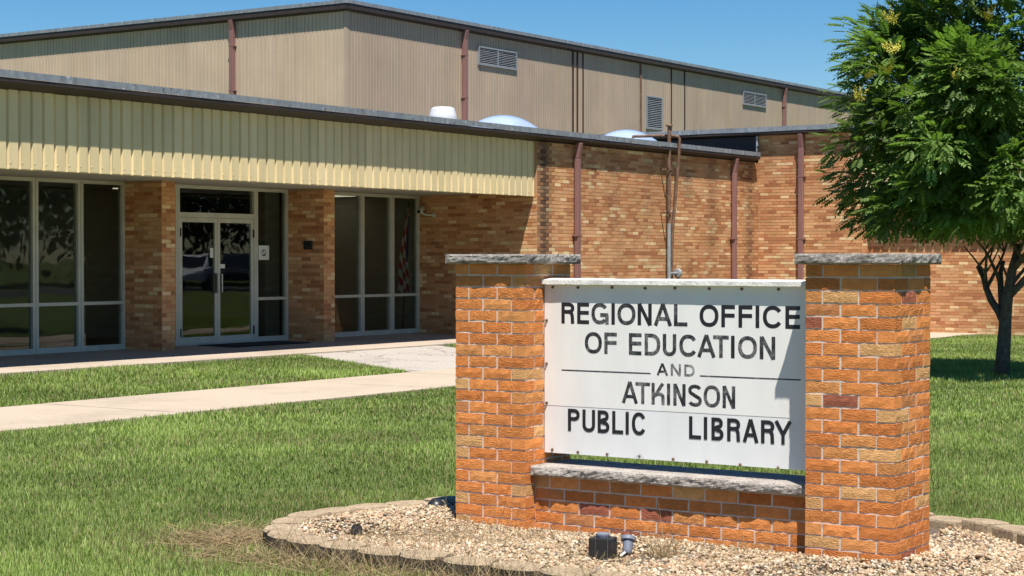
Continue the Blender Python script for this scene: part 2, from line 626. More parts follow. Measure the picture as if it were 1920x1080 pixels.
# across the street behind the camera: seen only as a reflection in the entrance glass
tag(MB().box(-200, 300, -34, -20, -0.1, 0.012).build('parking_road', 'asphalt'), kind='structure')

# ------------------------------------------------------------------ brick walls of the building
PITCH_B, COURSE, BL, BH = 0.2032, 0.0677, 0.1937, 0.0582
PAL_WALL = [((0.62, 0.325, 0.155), 0.38), ((0.52, 0.238, 0.106), 0.23), ((0.68, 0.385, 0.192), 0.22), ((0.43, 0.178, 0.082), 0.08), ((0.80, 0.575, 0.320), 0.09)]
def pick(pal):
    r = random.random()
    for c, w in pal:
        r -= w
        if r <= 0:
            break
    k = random.uniform(0.90, 1.08)
    return tuple(x * k for x in c)

def cam_px(p):
    d = p[0] * math.cos(YAW) + p[1] * math.sin(YAW)
    r = p[0] * math.sin(YAW) - p[1] * math.cos(YAW)
    return 960 + 3413 * r / d, d

def stain(axis, a, z, c):
    """weather streaks below the roof's low points on the long front wall"""
    if axis == 'X' and z < 3.9:
        def streak(a0, w, zt, zb, s, lo=0.55):
            k = math.exp(-((a - a0) / w) ** 2)
            if z > zt or z < zb:
                k *= 0.25
            return k * s * random.uniform(lo, 1.1)
        k = streak(28.58, 0.20, 4.0, 0.0, 0.82, 0.85) + streak(37.15, 0.25, 4.0, 0.9, 0.60) + streak(34.2, 0.22, 3.55, 2.9, 0.6) + streak(31.1, 0.30, 3.7, 2.2, 0.30) + streak(32.5, 0.16, 3.7, 2.5, 0.28) + streak(35.3, 0.25, 3.7, 1.9, 0.30) + streak(30.3, 0.14, 3.7, 2.7, 0.25)
        k = min(k, 0.93)
        return tuple(x * (1 - k) + k * 0.035 for x in c)
    return c

ALL_BRICKS = []     # (wall object, axis, sign, plane, a_centre, z_centre, length, colour)
def wall_bricks(wall, axis, sign, plane, a0, a1, z0, z1, shift=0.0):
    """running bond on one face; axis = direction the wall runs in, plane = the core's face, sign = outward"""
    zc = z0 + COURSE / 2
    row = 0
    last = None
    while zc + BH / 2 < z1 + 0.002:
        a = a0 - (PITCH_B / 2 if row % 2 else 0.0) - shift
        while a < a1:
            s, e = max(a, a0), min(a + 0.1965, a1)
            if e - s > 0.03:
                if last is None or random.random() < 0.80:
                    last = pick(PAL_WALL)
                if last[2] > 0.24 and random.random() < 0.6:
                    c, last = last, None
                else:
                    c = tuple(v * random.uniform(0.96, 1.04) for v in last)
                c = stain(axis, (s + e) / 2, zc, c)
                ALL_BRICKS.append((wall, axis, sign, plane, (s + e) / 2, zc, e - s, c))
            a += PITCH_B
        zc += COURSE
        row += 1

# ------------------------------------------------------------------ library building (entrance wing + side wing)
lib = empty('library_building', (28.0, 21.0, 0), 'low orange brick building with cream ribbed fascia over its entrance', 'building')
YF, YG2, XW = 18.37, 21.11, 37.57          # front wall, storefront, side wing wall
SOF = 2.84
# core walls (mortar face); bricks sit 8 mm proud
w_front = MB().box(28.34, 37.9, YF, YF + 0.25, -0.05, 3.80).build('front_wall', 'wall_mortar', lib)
w_side = MB().box(28.335, 28.60, YF + 0.26, 22.2, 0.0, 2.86).build('porch_wall', 'wall_mortar', lib)
w_wing = MB().box(XW, XW + 0.344, 15.84, YF - 0.003, -0.05, 4.42).build('wing_wall', 'wall_mortar', lib)
w_rec = MB().box(XW + 0.345, XW + 0.6, 10.5, 15.836, -0.05, 4.42).build('recessed_wing_wall', 'wall_mortar', lib)
wall_bricks(w_front, 'X', -1, YF, 28.335, 37.56, 0.0, 3.80)
wall_bricks(w_side, 'Y', -1, 28.335, YF + 0.01, 21.08, 0.19, 2.84, 0.1)
wall_bricks(w_wing, 'X', -1, 15.84, XW + 0.002, XW + 0.345, 0.0, 4.40, 0.06)
wall_bricks(w_wing, 'Y', -1, XW, 15.84, YF - 0.01, 0.0, 4.40, 0.06)
wall_bricks(w_rec, 'Y', -1, XW + 0.345, 10.52, 15.82, 0.0, 2.84)
piers = []
for px0 in (16.60, 20.53, 24.46):
    p = MB().box(px0 + 0.008, px0 + 0.300, 20.28, 21.09, 0.1, 2.85).build('pier', 'wall_mortar', lib)
    piers.append(p)
    wall_bricks(p, 'Y', -1, px0 + 0.008, 20.272, 21.09, 0.165, 2.84)
    wall_bricks(p, 'X', -1, 20.28, px0, px0 + 0.305, 0.165, 2.84, 0.1)

# the 300 bricks that show largest are parts of their own, the rest one mesh per wall
def brick_size(b):
    wall, axis, sign, plane, a, z, L, c = b
    P = (a, plane) if axis == 'X' else (plane, a)
    px, d = cam_px(P)
    if not (-20 < px < 1940):
        return 0
    vx, vy = P[0] / math.hypot(*P), P[1] / math.hypot(*P)
    fs = abs(vy) if axis == 'X' else abs(vx)
    return L * fs / d / d
order = sorted(range(len(ALL_BRICKS)), key=lambda i: -brick_size(ALL_BRICKS[i]))
single = set(order[:300])
_bm = {}
def brick_mesh(L):
    k = round(L, 3)
    if k not in _bm:
        b = MB()
        h, w, e, dp = BH / 2, L / 2, 0.0012, 0.0040
        b.add([(-w, 0, -h), (w, 0, -h), (w, 0, h), (-w, 0, h), (-w + e, -dp, -h + e), (w - e, -dp, -h + e), (w - e, -dp, h - e), (-w + e, -dp, h - e)],
              [(4, 5, 6, 7), (0, 1, 5, 4), (1, 2, 6, 5), (2, 3, 7, 6), (3, 0, 4, 7)])
        _bm[k] = b.mesh('brick', 'wall_brick_one')
    return _bm[k]
rest = {}
for i, b in enumerate(ALL_BRICKS):
    wall, axis, sign, plane, a, z, L, c = b
    if i in single:
        M = Matrix.Translation((a, plane, z)) if axis == 'X' else Matrix.Translation((plane, a, z)) @ Matrix.Rotation(-math.pi / 2, 4, 'Z')
        place('brick', brick_mesh(L), M, wall, c)
    else:
        rest.setdefault(wall.name, (wall, []))[1].append(b)
for wall, bl in rest.values():
    V, F, C = [], [], []
    for _, axis, sign, plane, a, z, L, c in bl:
        h, w, e, dp = BH / 2, L / 2, 0.0012, 0.0040 + random.uniform(-0.0012, 0.0014)
        loc = [(-w, 0, -h), (w, 0, -h), (w, 0, h), (-w, 0, h), (-w + e, -dp, -h + e), (w - e, -dp, -h + e), (w - e, -dp, h - e), (-w + e, -dp, h - e)]
        k = len(V)
        if axis == 'X':
            V += [(a + x, plane + y, z + q) for x, y, q in loc]
        else:
            V += [(plane + y, a - x, z + q) for x, y, q in loc]
        F += [k + j for f in ((4, 5, 6, 7), (0, 1, 5, 4), (1, 2, 6, 5), (2, 3, 7, 6), (3, 0, 4, 7)) for j in f]
        C += [c] * 5
    tag(raw_mesh('brickwork', V, F, 4, 'wall_brick', wall, C, 'brick_color'), kind='stuff')

# fascia: backing board + ribbed sheets
X_L = 10.0
fas = MB().box(X_L, 28.325, 18.52, 18.62, 2.80, 3.80).build('fascia', 'soffit', lib)
def rib_sheet(name, pitch, flat, dep, z0, z1, mat, n=1, lip=0.0):
    """ribbed sheet along local +x, front at y=0, grooves going to +y"""
    b = MB()
    prof = []
    for i in range(n):
        o = i * pitch
        s = (pitch - flat) * 0.32
        prof += [(o, 0), (o + flat, 0), (o + flat + s, dep), (o + pitch - s, dep)]
    prof.append((n * pitch, 0))
    k = len(prof)
    b.add([(x, y, z0) for x, y in prof] + [(x, y, z1) for x, y in prof], [(i, i + 1, i + 1 + k, i + k) for i in range(k - 1)])
    th = 0.004
    b.add([(x, y + th, z0) for x, y in prof] + [(x, y, z0) for x, y in prof], [(i, i + 1, i + 1 + k, i + k) for i in range(k - 1)])
    if lip > 0:
        for i in range(n):
            b.lathe((i * pitch + flat * 0.12, 0.0, z0 + lip), [(0.011, 0.0), (0.011, -0.003), (0.005, -0.007)], 8, 'y')
    return b.mesh(name, mat)
sheet = rib_sheet('ribbed_sheet', 0.2, 0.150, 0.036, 2.785, 3.80, 'fascia', 1, 0.075)
x = 28.325 - 0.2
while x > X_L:
    q = random.uniform(0.91, 1.03)
    place('ribbed_sheet', sheet, Matrix.Translation((x, 18.432 + random.uniform(-0.002, 0.003), random.uniform(-0.004, 0.003))) @ Matrix.Rotation(random.gauss(0, 0.006), 4, 'Z'), fas, (q, q, q * random.uniform(0.97, 1.02)))
    x -= 0.2
MB().box(X_L, 28.33, 18.440, 18.515, 2.776, 2.784).build('fascia_trim', 'fascia', fas)
# the side wing's own fascia over its recess
fas2 = MB().box(XW + 0.05, XW + 0.15, 10.5, 15.83, 2.82, 4.42).build('wing_fascia', 'soffit', lib)
sheet2 = rib_sheet('ribbed_sheet', 0.2, 0.150, 0.036, 2.785, 4.42, 'fascia')
y = 15.82
while y > 10.6:
    place('ribbed_sheet', sheet2, Matrix.Translation((XW + 0.003, y, 0)) @ Matrix.Rotation(-math.pi / 2, 4, 'Z'), fas2, (1, 1, 1))
    y -= 0.2
MB().box(XW + 0.16, XW + 0.345, 10.5, 15.83, 2.84, 2.9).build('wing_soffit', 'soffit', lib)
sof = MB().box(X_L, 28.33, 18.63, 21.3, SOF, SOF + 0.06).build('soffit', 'soffit', lib)
MB().box(X_L, 28.33, 18.50, 18.628, SOF - 0.035, SOF + 0.05).build('soffit_edge', 'soffit', lib)
for lx in (18.0, 21.3, 23.35, 25.0, 27.0):
    rl = MB().lathe((lx, 19.15, SOF - 0.012), [(0.19, 0.011), (0.20, 0.0), (0.15, -0.004), (0.145, 0.008)], 24).build('recessed_light', 'aluminium', lib)
    MB().lathe((lx, 19.15, SOF - 0.012), [(0.143, 0.0075), (0.143, 0.0095)], 24).build('lens', 'dark', rl)

# roofs and roof edges
def roof_edge(parent, x0, x1, y0, y1, zlo, zmid, zhi, nm='roof_edge'):
    """brown trim below a galvanised gravel stop, along one straight eave"""
    t = MB().box(x0, x1, y0, y1, zlo, zmid - 0.001).build('roof_trim', 'brown_trim', parent)
    return t
roof = MB().box(X_L, 37.33, 18.51, 36.0, 3.805, 3.93).build('roof', 'roofing', lib)
# eave soffit tapers down to the wall
e = MB()
e.add([(X_L, 18.215, 3.868), (37.33, 18.215, 3.868), (37.33, 18.50, 3.785), (X_L, 18.50, 3.785),
       (X_L, 18.215, 3.900), (37.33, 18.215, 3.900), (37.33, 18.50, 3.900), (X_L, 18.50, 3.900)],
      [(0, 3, 2, 1), (4, 5, 6, 7), (0, 1, 5, 4), (1, 2, 6, 5), (2, 3, 7, 6), (3, 0, 4, 7)])
e.build('eave', 'brown_trim', roof)
MB().box(X_L, 37.335, 18.203, 18.225, 3.872, 3.925).build('roof_trim', 'brown_trim', roof)
# gravel stop in lengths with slightly uneven lower lips
x = X_L
while x < 37.3:
    e2 = min(x + 3.05, 37.34)
    b = MB()
    n = 24
    top, low = [], []
    for i in range(n + 1):
        t = x + 0.002 + (e2 - x - 0.004) * i / n
        top.append(t)
    for i, t in enumerate(top):
        wv = 0.006 * noise.noise(Vector((t * 0.9, 0, 3))) + 0.003 * noise.noise(Vector((t * 5, 1, 3)))
        b.v += [(t, 18.195 + wv, 3.927 + wv), (t, 18.197 + wv * 0.5, 4.020), (t, 18.36, 4.026)]
    for i in range(n):
        k = i * 3
        b.f += [(k, k + 3, k + 4, k + 1), (k + 1, k + 4, k + 5, k + 2)]
    b.build('gravel_stop', 'gravelstop', roof)
    x += 3.05
# side wing roof: eave runs towards the viewer
MB().box(XW + 0.61, 62, 10.5, 10.75, -0.05, 4.42).build('wing_end_wall', 'wall_mortar', lib)
wroof = MB().box(XW + 0.06, 62, 10.35, 34.4, 4.42, 4.52).build('wing_roof', 'roofing', lib)
MB().add([(XW - 0.17, 10.3, 4.44), (XW - 0.17, 34.4, 4.44), (XW + 0.2, 34.4, 4.38), (XW + 0.2, 10.3, 4.38), (XW - 0.17, 10.3, 4.50), (XW - 0.17, 34.4, 4.50), (XW + 0.2, 34.4, 4.50), (XW + 0.2, 10.3, 4.50)],
         [(0, 3, 2, 1), (4, 5, 6, 7), (0, 1, 5, 4), (1, 2, 6, 5), (2, 3, 7, 6), (3, 0, 4, 7)]).build('eave', 'brown_trim', wroof)
y = 10.3
while y < 34:
    b = MB()
    n = 20
    for i in range(n + 1):
        t = y + 0.002 + 3.046 * i / n
        wv = 0.006 * noise.noise(Vector((t * 0.9, 5, 3)))
        b.v += [(XW - 0.182 + wv, t, 4.492 + wv), (XW - 0.180 + wv * .5, t, 4.598), (XW, t, 4.606)]
    for i in range(n):
        k = i * 3
        b.f += [(k, k + 3, k + 4, k + 1), (k + 1, k + 4, k + 5, k + 2)]
    b.build('gravel_stop', 'gravelstop', wroof)
    y += 3.05
MB().box(XW - 0.035, XW + 0.1, YF + 0.02, 30.0, 3.95, 4.395).build('parapet_flashing', 'black_flashing', lib)
MB().tube([(XW - 0.10, YF - 0.02, 3.90), (XW - 0.10, YF - 0.02, 4.40)], 0.025, 8).build('vent_pipe', 'galv', lib)
MB().tube([(XW - 0.04, YF - 0.06, 4.16), (XW - 0.22, YF - 0.10, 4.14)], [0.022, 0.034], 8).build('overflow_spout', 'black_plastic', lib)
for cx, cy in ((29.62, 20.0), (34.42, 20.0)):
    sk = MB().box(cx - 0.56, cx + 0.56, cy - 0.56, cy + 0.56, 3.93, 4.13).build('skylight', 'aluminium', lib)
    d = MB()
    n = 16
    for i in range(n + 1):
        for j in range(n + 1):
            a, c = -1 + 2 * i / n, -1 + 2 * j / n
            h = max(0, (1 - abs(a) ** 2.2) * (1 - abs(c) ** 2.2)) ** 0.62
            d.v.append((cx + a * 0.57, cy + c * 0.57, 4.135 + 0.30 * h))
    for i in range(n):
        for j in range(n):
            k = i * (n + 1) + j
            d.f.append((k, k + 1, k + n + 2, k + n + 1))
    d.build('skylight_dome', 'dome', sk, smooth=True)
fan = MB().lathe((28.02, 20.3, 3.93), [(0.16, 0.0), (0.16, 0.18), (0.262, 0.19), (0.272, 0.24), (0.266, 0.36), (0.252, 0.44), (0.244, 0.452), (0.238, 0.50), (0.215, 0.545), (0.17, 0.565), (0.06, 0.572)], 32).build('roof_fan', 'fan_white', lib, smooth=True)

# downspouts
def downspout(parent, axis, a, plane, zlo, ztop, w=0.115, dp=0.085, over=0.12):
    """box-section pipe with a kicked-out elbow under the eave"""
    b = MB()
    def bx(a0, a1, p0, p1, z0, z1):
        if axis == 'X':
            b.box(a0, a1, p0, p1, z0, z1)
        else:
            b.box(p0, p1, a0, a1, z0, z1)
    gap = 0.03
    bx(a - w / 2, a + w / 2, plane - gap - dp, plane - gap, zlo, ztop - 0.30)
    k = len(b.v)
    prof = [(plane - gap - dp, ztop - 0.30), (plane - gap, ztop - 0.30), (plane - gap - 0.05, ztop), (plane - gap - dp - 0.05, ztop)]
    if axis == 'X':
        b.add([(a - w / 2, p, z) for p, z in prof] + [(a + w / 2, p, z) for p, z in prof], [(0, 1, 2, 3), (4, 7, 6, 5), (0, 4, 5, 1), (1, 5, 6, 2), (2, 6, 7, 3), (3, 7, 4, 0)])
    else:
        b.add([(p, a - w / 2, z) for p, z in prof] + [(p, a + w / 2, z) for p, z in prof], [(0, 1, 2, 3), (4, 7, 6, 5), (0, 4, 5, 1), (1, 5, 6, 2), (2, 6, 7, 3), (3, 7, 4, 0)])
    o = b.build('downspout', 'downspout', parent, bevel=0.012)
    z = zlo + 0.6
    while z < ztop - 0.4:
        s = MB()
        if axis == 'X':
            s.box(a - w / 2 - 0.03, a + w / 2 + 0.03, plane - gap - dp - 0.004, plane - 0.001, z, z + 0.03)
        else:
            s.box(plane - gap - dp - 0.004, plane - 0.001, a - w / 2 - 0.03, a + w / 2 + 0.03, z, z + 0.03)
        s.build('strap', 'downspout', o)
        z += 1.4
    return o
downspout(lib, 'X', 29.63, YF - 0.008, 0.05, 3.83)
downspout(lib, 'X', 36.23, YF - 0.008, 0.05, 3.83)
downspout(lib, 'Y', 17.27, XW - 0.008, 0.05, 4.41)

# gas pipes on the front wall
gp = MB().tube([(33.15, YF - 0.13, 0.1), (33.15, YF - 0.13, 4.36)], 0.036, 12).build('gas_pipe', 'rust', lib)
MB().lathe((33.15, YF - 0.13, 4.355), [(0.055, 0), (0.075, 0.012), (0.075, 0.03), (0.04, 0.045)], 12).build('pipe_cap', 'rust', gp)
MB().tube([(33.15, YF - 0.13, 1.20), (33.15, YF - 0.13, 2.35)], 0.0375, 12).build('bare_length', 'galv', gp)
gp2 = MB().tube([(33.33, YF - 0.09, 1.0), (33.36, YF - 0.10, 2.2), (33.40, YF - 0.22, 3.7), (33.40, YF - 0.24, 4.10), (33.39, YF - 0.22, 4.15), (33.33, YF - 0.16, 4.17), (33.1, YF + 0.1, 4.17), (32.75, YF + 0.5, 4.15), (32.7, YF + 0.55, 3.95)], 0.030, 10).build('gas_pipe', 'rust', lib)
for z in (2.55, 3.45):
    MB().box(33.00, 33.22, YF - 0.18, YF - 0.165, z, z + 0.035).box(33.00, 33.03, YF - 0.18, YF - 0.01, z, z + 0.035).build('pipe_bracket', 'rust', gp)
rg = MB().tube([(33.17, YF - 0.14, 1.32), (33.42, YF - 0.16, 1.32)], 0.024, 10).build('gas_regulator', 'galv', lib)
MB().lathe((33.46, YF - 0.17, 1.32), [(0.03, -0.05), (0.085, -0.045), (0.10, -0.01), (0.10, 0.01), (0.085, 0.04), (0.05, 0.06), (0.03, 0.11), (0.018, 0.17)], 16, 'x').build('regulator_body', 'galv', rg, smooth=False)
MB().tube([(33.46, YF - 0.17, 1.25), (33.46, YF - 0.17, 0.9)], 0.024, 10).build('drop_pipe', 'rust', rg)

# storefront: doors, sidelights, windows
def frame_bar(parent, x0, x1, z0, z1, y0=YG2 - 0.035, y1=YG2 + 0.065, name='frame_bar'):
    return MB().box(x0, x1, y0, y1, z0, z1).build(name, 'aluminium', parent)
def pane(parent, x0, x1, z0, z1, y=YG2 + 0.012):
    return MB().box(x0, x1, y, y + 0.006, z0, z1).build('glass_pane', 'glass', parent)
ZB, ZT = 0.19, 2.835
def window_unit(x0, x1, rail=True, head=2.835):
    f = MB()
    f.box(x0, x0 + 0.05, YG2 - 0.035, YG2 + 0.065, ZB, head)
    f.box(x1 - 0.05, x1, YG2 - 0.035, YG2 + 0.065, ZB, head)
    f.box(x0 + 0.05, x1 - 0.05, YG2 - 0.034, YG2 + 0.064, ZB, ZB + 0.085)
    f.box(x0 + 0.05, x1 - 0.05, YG2 - 0.034, YG2 + 0.064, head - 0.055, head)
    if rail:
        f.box(x0 + 0.05, x1 - 0.05, YG2 - 0.034, YG2 + 0.064, 0.905, 0.955)
    w = f.build('window', 'aluminium', lib)
    if rail:
        pane(w, x0 + 0.045, x1 - 0.045, ZB + 0.08, 0.908)
        pane(w, x0 + 0.045, x1 - 0.045, 0.952, head - 0.05)
    else:
        pane(w, x0 + 0.045, x1 - 0.045, ZB + 0.08, head - 0.05)
    return w
window_unit(16.91, 17.80); window_unit(17.81, 18.70); window_unit(18.71, 19.60); window_unit(19.61, 20.53)
window_unit(20.84, 21.71)
side = window_unit(23.615, 24.455)
window_unit(24.77, 25.60); window_unit(25.61, 26.55); window_unit(26.56, 27.46); window_unit(27.47, 28.325)
tr = MB().box(21.715, 21.76, YG2 - 0.035, YG2 + 0.065, ZB, ZT).box(23.565, 23.61, YG2 - 0.035, YG2 + 0.065, ZB, ZT)
tr.box(21.76, 23.565, YG2 - 0.034, YG2 + 0.064, 2.305, 2.385).box(21.76, 23.565, YG2 - 0.034, YG2 + 0.064, 2.78, ZT)
trm = tr.build('door_frame', 'aluminium', lib)
pane(trm, 21.755, 23.57, 2.38, 2.785)
MB().box(21.76, 23.565, YG2 - 0.06, YG2 + 0.10, 0.16, 0.205).build('threshold', 'aluminium', trm)
for k, (x0, x1) in enumerate(((21.763, 22.660), (22.666, 23.562))):
    d = MB()
    y0, y1 = YG2 - 0.022, YG2 + 0.024
    d.box(x0, x0 + 0.062, y0, y1, 0.21, 2.30).box(x1 - 0.062, x1, y0, y1, 0.21, 2.30)
    d.box(x0 + 0.062, x1 - 0.062, y0 + 0.001, y1 - 0.001, 0.21, 0.325).box(x0 + 0.062, x1 - 0.062, y0 + 0.001, y1 - 0.001, 2.225, 2.30)
    dr = d.build('door', 'aluminium', lib)
    MB().box(x0 + 0.058, x1 - 0.058, YG2 - 0.003, YG2 + 0.003, 0.32, 2.23).build('glass_pane', 'glass', dr)
    hx = x1 - 0.045 if k == 0 else x0 + 0.045
    hz0, hz1 = 1.06, 1.36
    if k == 0:
        MB().box(hx - 0.03, hx + 0.03, y0 - 0.006, y0 - 0.001, hz0 - 0.02, hz1 + 0.02).build('push_plate', 'black_plastic', dr)
    MB().tube([(hx, y0, hz0), (hx, y0 - 0.06, hz0), (hx, y0 - 0.06, hz1), (hx, y0, hz1)], 0.013, 8).build('handle', 'steel', dr)
    ex = x0 + 0.01 if k == 0 else x1 - 0.01
    for z in (0.40, 2.05):
        MB().tube([(ex, y0 - 0.012, z - 0.07), (ex, y0 - 0.012, z + 0.07)], 0.016, 8).build('hinge', 'brown_trim', dr)
    if k == 0:
        MB().box(22.50, 22.578, YG2 - 0.0065, YG2 - 0.005, 1.64, 1.80).build('notice', 'paper', dr)
    else:
        MB().box(22.74, 22.86, YG2 - 0.0065, YG2 - 0.005, 1.46, 1.53).build('notice', 'paper', dr)
# paper notice with a struck-out symbol on the sidelight
nt = MB().box(23.72, 23.99, YG2 + 0.004, YG2 + 0.006, 1.60, 1.85).build('paper_notice', 'paper', lib)
ring = MB()
for i in range(20):
    a0, a1 = 2 * math.pi * i / 20, 2 * math.pi * (i + 1) / 20
    ring.add([(23.855 + r * math.cos(a) * 1.0, YG2 + 0.0025, 1.725 + r * math.sin(a)) for a in (a0, a1) for r in (0.045, 0.060)], [(0, 1, 3, 2)])
ring.add([(23.822, YG2 + 0.002, 1.765), (23.834, YG2 + 0.002, 1.772), (23.888, YG2 + 0.002, 1.685), (23.876, YG2 + 0.002, 1.678)], [(0, 1, 2, 3)])
ring.add([(23.80, YG2 + 0.0022, 1.675), (23.91, YG2 + 0.0022, 1.675), (23.88, YG2 + 0.0022, 1.695), (23.83, YG2 + 0.0022, 1.695)], [(0, 1, 2, 3)])
ring.build('printed_symbol', 'print', nt)
MB().box(23.86, 23.98, YG2 + 0.30, YG2 + 0.33, 1.10, 1.20).build('wall_switch', 'black_plastic', lib)
# card reader on the second pier
cr = MB().box(24.415, 24.458, 20.52, 20.70, 1.78, 1.93).build('card_reader', 'black_plastic', lib, bevel=0.008)
MB().box(24.408, 24.4145, 20.56, 20.66, 1.86, 1.91).build('reader_face', 'dark', cr)
# security camera on the porch wall
sc_ = MB().tube([(28.31, 20.72, 2.46), (28.16, 20.80, 2.46), (28.10, 20.86, 2.50)], 0.018, 8)
sc_.lathe((28.318, 20.72, 2.46), [(0.045, 0.0), (0.045, -0.02)], 12, 'x')
scam = sc_.build('security_camera', 'aluminium', lib)
hs = MB()
M_ = Matrix.Translation((28.06, 20.86, 2.56)) @ Matrix.Rotation(R(205), 4, 'Z') @ Matrix.Rotation(R(14), 4, 'Y')
hs.box(-0.16, 0.16, -0.05, 0.05, -0.05, 0.05)
hs.v = [tuple(M_ @ Vector(v)) for v in hs.v]
hs.build('camera_housing', 'aluminium', scam, bevel=0.01)
ln = MB().box(0.150, 0.166, -0.036, 0.036, -0.036, 0.036)
ln.v = [tuple(M_ @ Vector(v)) for v in ln.v]
ln.build('lens_window', 'dark', scam)
# rooms behind the glass
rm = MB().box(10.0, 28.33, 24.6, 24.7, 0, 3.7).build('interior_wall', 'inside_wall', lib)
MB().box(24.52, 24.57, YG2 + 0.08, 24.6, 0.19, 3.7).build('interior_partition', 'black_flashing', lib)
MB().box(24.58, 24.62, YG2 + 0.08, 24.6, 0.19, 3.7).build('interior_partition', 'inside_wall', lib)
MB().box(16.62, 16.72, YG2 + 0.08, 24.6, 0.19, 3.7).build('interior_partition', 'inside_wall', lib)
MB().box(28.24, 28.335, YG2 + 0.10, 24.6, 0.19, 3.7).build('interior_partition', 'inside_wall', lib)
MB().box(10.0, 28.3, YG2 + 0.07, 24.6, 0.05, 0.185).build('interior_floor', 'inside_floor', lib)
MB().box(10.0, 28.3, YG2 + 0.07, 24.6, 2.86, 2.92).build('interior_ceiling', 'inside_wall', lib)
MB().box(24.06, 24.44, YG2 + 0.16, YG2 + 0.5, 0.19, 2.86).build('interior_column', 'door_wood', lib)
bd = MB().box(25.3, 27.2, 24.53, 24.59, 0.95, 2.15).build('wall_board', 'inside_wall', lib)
fr = MB().box(25.25, 27.25, 24.52, 24.56, 2.15, 2.20).box(25.25, 27.25, 24.52, 24.56, 0.90, 0.95).box(25.25, 25.30, 24.52, 24.56, 0.95, 2.15).box(27.20, 27.25, 24.52, 24.56, 0.95, 2.15)
fr.build('board_frame', 'dark', bd)
def m_lamp():
    t = NT('fluorescent_panel')
    t.b.inputs['Emission Color'].default_value = (1.0, 0.88, 0.66, 1)
    t.b.inputs['Emission Strength'].default_value = 0.6
    return t.m
MAT['lamp'] = m_lamp()
for lx in (22.6, 24.75, 26.6, 27.5):
    MB().box(lx, lx + 0.5, 22.4, 23.5, 2.840, 2.858).build('ceiling_light', 'lamp', lib)

# loose things at the entrance
mat_o = MB().prism([(22.05, 20.15), (23.95, 20.15), (23.95, 20.98), (22.05, 20.98)], 0.180, 0.198).build('door_mat', 'rubber', origin=(23.0, 20.55, 0.18))
tag(mat_o, 'black rubber mat lying in front of the glass double doors', 'mat')
sf = MB().add([(25.2, 23.0, 0.19), (27.2, 23.0, 0.19), (27.2, 23.8, 0.19), (25.2, 23.8, 0.19), (25.2, 23.0, 0.62), (27.2, 23.0, 0.62), (27.2, 23.8, 0.62), (25.2, 23.8, 0.62)],
              [(0, 3, 2, 1), (4, 5, 6, 7), (0, 1, 5, 4), (1, 2, 6, 5), (2, 3, 7, 6), (3, 0, 4, 7)])
so = empty('sofa', (26.2, 23.4, 0.19), 'dark sofa in the room behind the right hand windows', 'sofa')
sf.build('seat', 'black_plastic', so, bevel=0.04)
MB().box(25.2, 27.2, 23.82, 24.05, 0.19, 0.98).build('backrest', 'black_plastic', so, bevel=0.05)
for xx in (25.0, 27.21):
    MB().box(xx, xx + 0.19, 23.0, 24.05, 0.19, 0.80).build('armrest', 'black_plastic', so, bevel=0.05)
# furled flag on a pole behind the last window
fl = empty('flag', (28.12, 21.22, 0.19), 'furled red and white striped flag hanging behind the rightmost window', 'flag')
MB().tube([(28.06, 21.30, 0.19), (28.14, 21.20, 2.70)], 0.014, 8).build('pole', 'brown_trim', fl)
MB().lathe((28.06, 21.30, 0.19), [(0.10, 0.0), (0.10, 0.02), (0.03, 0.05)], 16).build('base', 'steel', fl)
V, F, C = [], [], []
nu, nv = 40, 36
for i in range(nv + 1):
    t = i / nv
    wd = 0.05 + 0.25 * math.sin(min(1, t * 1.15) * math.pi * 0.62) ** 1.3
    for j in range(nu + 1):
        u = j / nu
        fold = math.sin(u * 6.5 * math.pi + 0.8 * math.sin(t * 3)) * (0.010 + 0.05 * t) * (0.4 + 0.6 * t)
        V.append((28.15 - 0.02 * t - wd * u, 21.195 + fold * 0.8, 2.64 - 1.66 * t - 0.10 * (u - 0.5) ** 2 * t - 0.05 * u))
for i in range(nv):
    for j in range(nu):
        k = i * (nu + 1) + j
        F += [k, k + 1, k + nu + 2, k + nu + 1]
        t, u = i / nv, j / nu
        if u < 0.36 and 0.10 < t < 0.62:
            C.append((0.03, 0.04, 0.16))
        else:
            C.append((0.34, 0.025, 0.035) if int((u * 5 + t * 11)) % 2 else (0.50, 0.49, 0.47))
raw_mesh('cloth', V, F, 4, 'cloth', fl, C)

# ------------------------------------------------------------------ gymnasium behind
XG, YG = 42.95, 34.7
gym = empty('gymnasium_building', (55.0, 40.0, 0), 'tall tan ribbed metal gymnasium rising behind the low brick building', 'building')
gw = MB().box(XG + 0.06, 105, YG + 0.06, 70, 0, 9.1).build('wall', 'cladding', gym)
N_R = 6
gs = rib_sheet('cladding_sheet', 0.1524, 0.122, 0.017, 3.5, 9.12, 'cladding', N_R)
x = XG + 0.10
while x < 100:
    q = random.uniform(0.86, 0.95)
    place('cladding_sheet', gs, Matrix.Translation((x, YG, 0)), gw, (q, q * random.uniform(0.985, 1.01), q * random.uniform(0.96, 1.03)))
    x += 0.1524 * N_R
gs2 = rib_sheet('cladding_sheet', 0.1524, 0.122, 0.017, 3.5, 9.12, 'cladding', N_R)
y = YG + 0.10 + 0.1524 * N_R
while y < 62:
    q = random.uniform(1.10, 1.19)
    place('cladding_sheet', gs2, Matrix.Translation((XG, y, 0)) @ Matrix.Rotation(-math.pi / 2, 4, 'Z'), gw, (q, q * random.uniform(0.985, 1.01), q * random.uniform(0.97, 1.02)))
    y += 0.1524 * N_R
MB().box(XG - 0.012, XG + 0.10, YG - 0.012, YG + 0.10, 3.5, 9.115).build('corner_trim', 'cladding', gw)
gr = MB().box(XG - 0.10, 106, YG - 0.10, 71, 9.14, 9.30).build('roof', 'roofing', gym)
o_ = 0.19
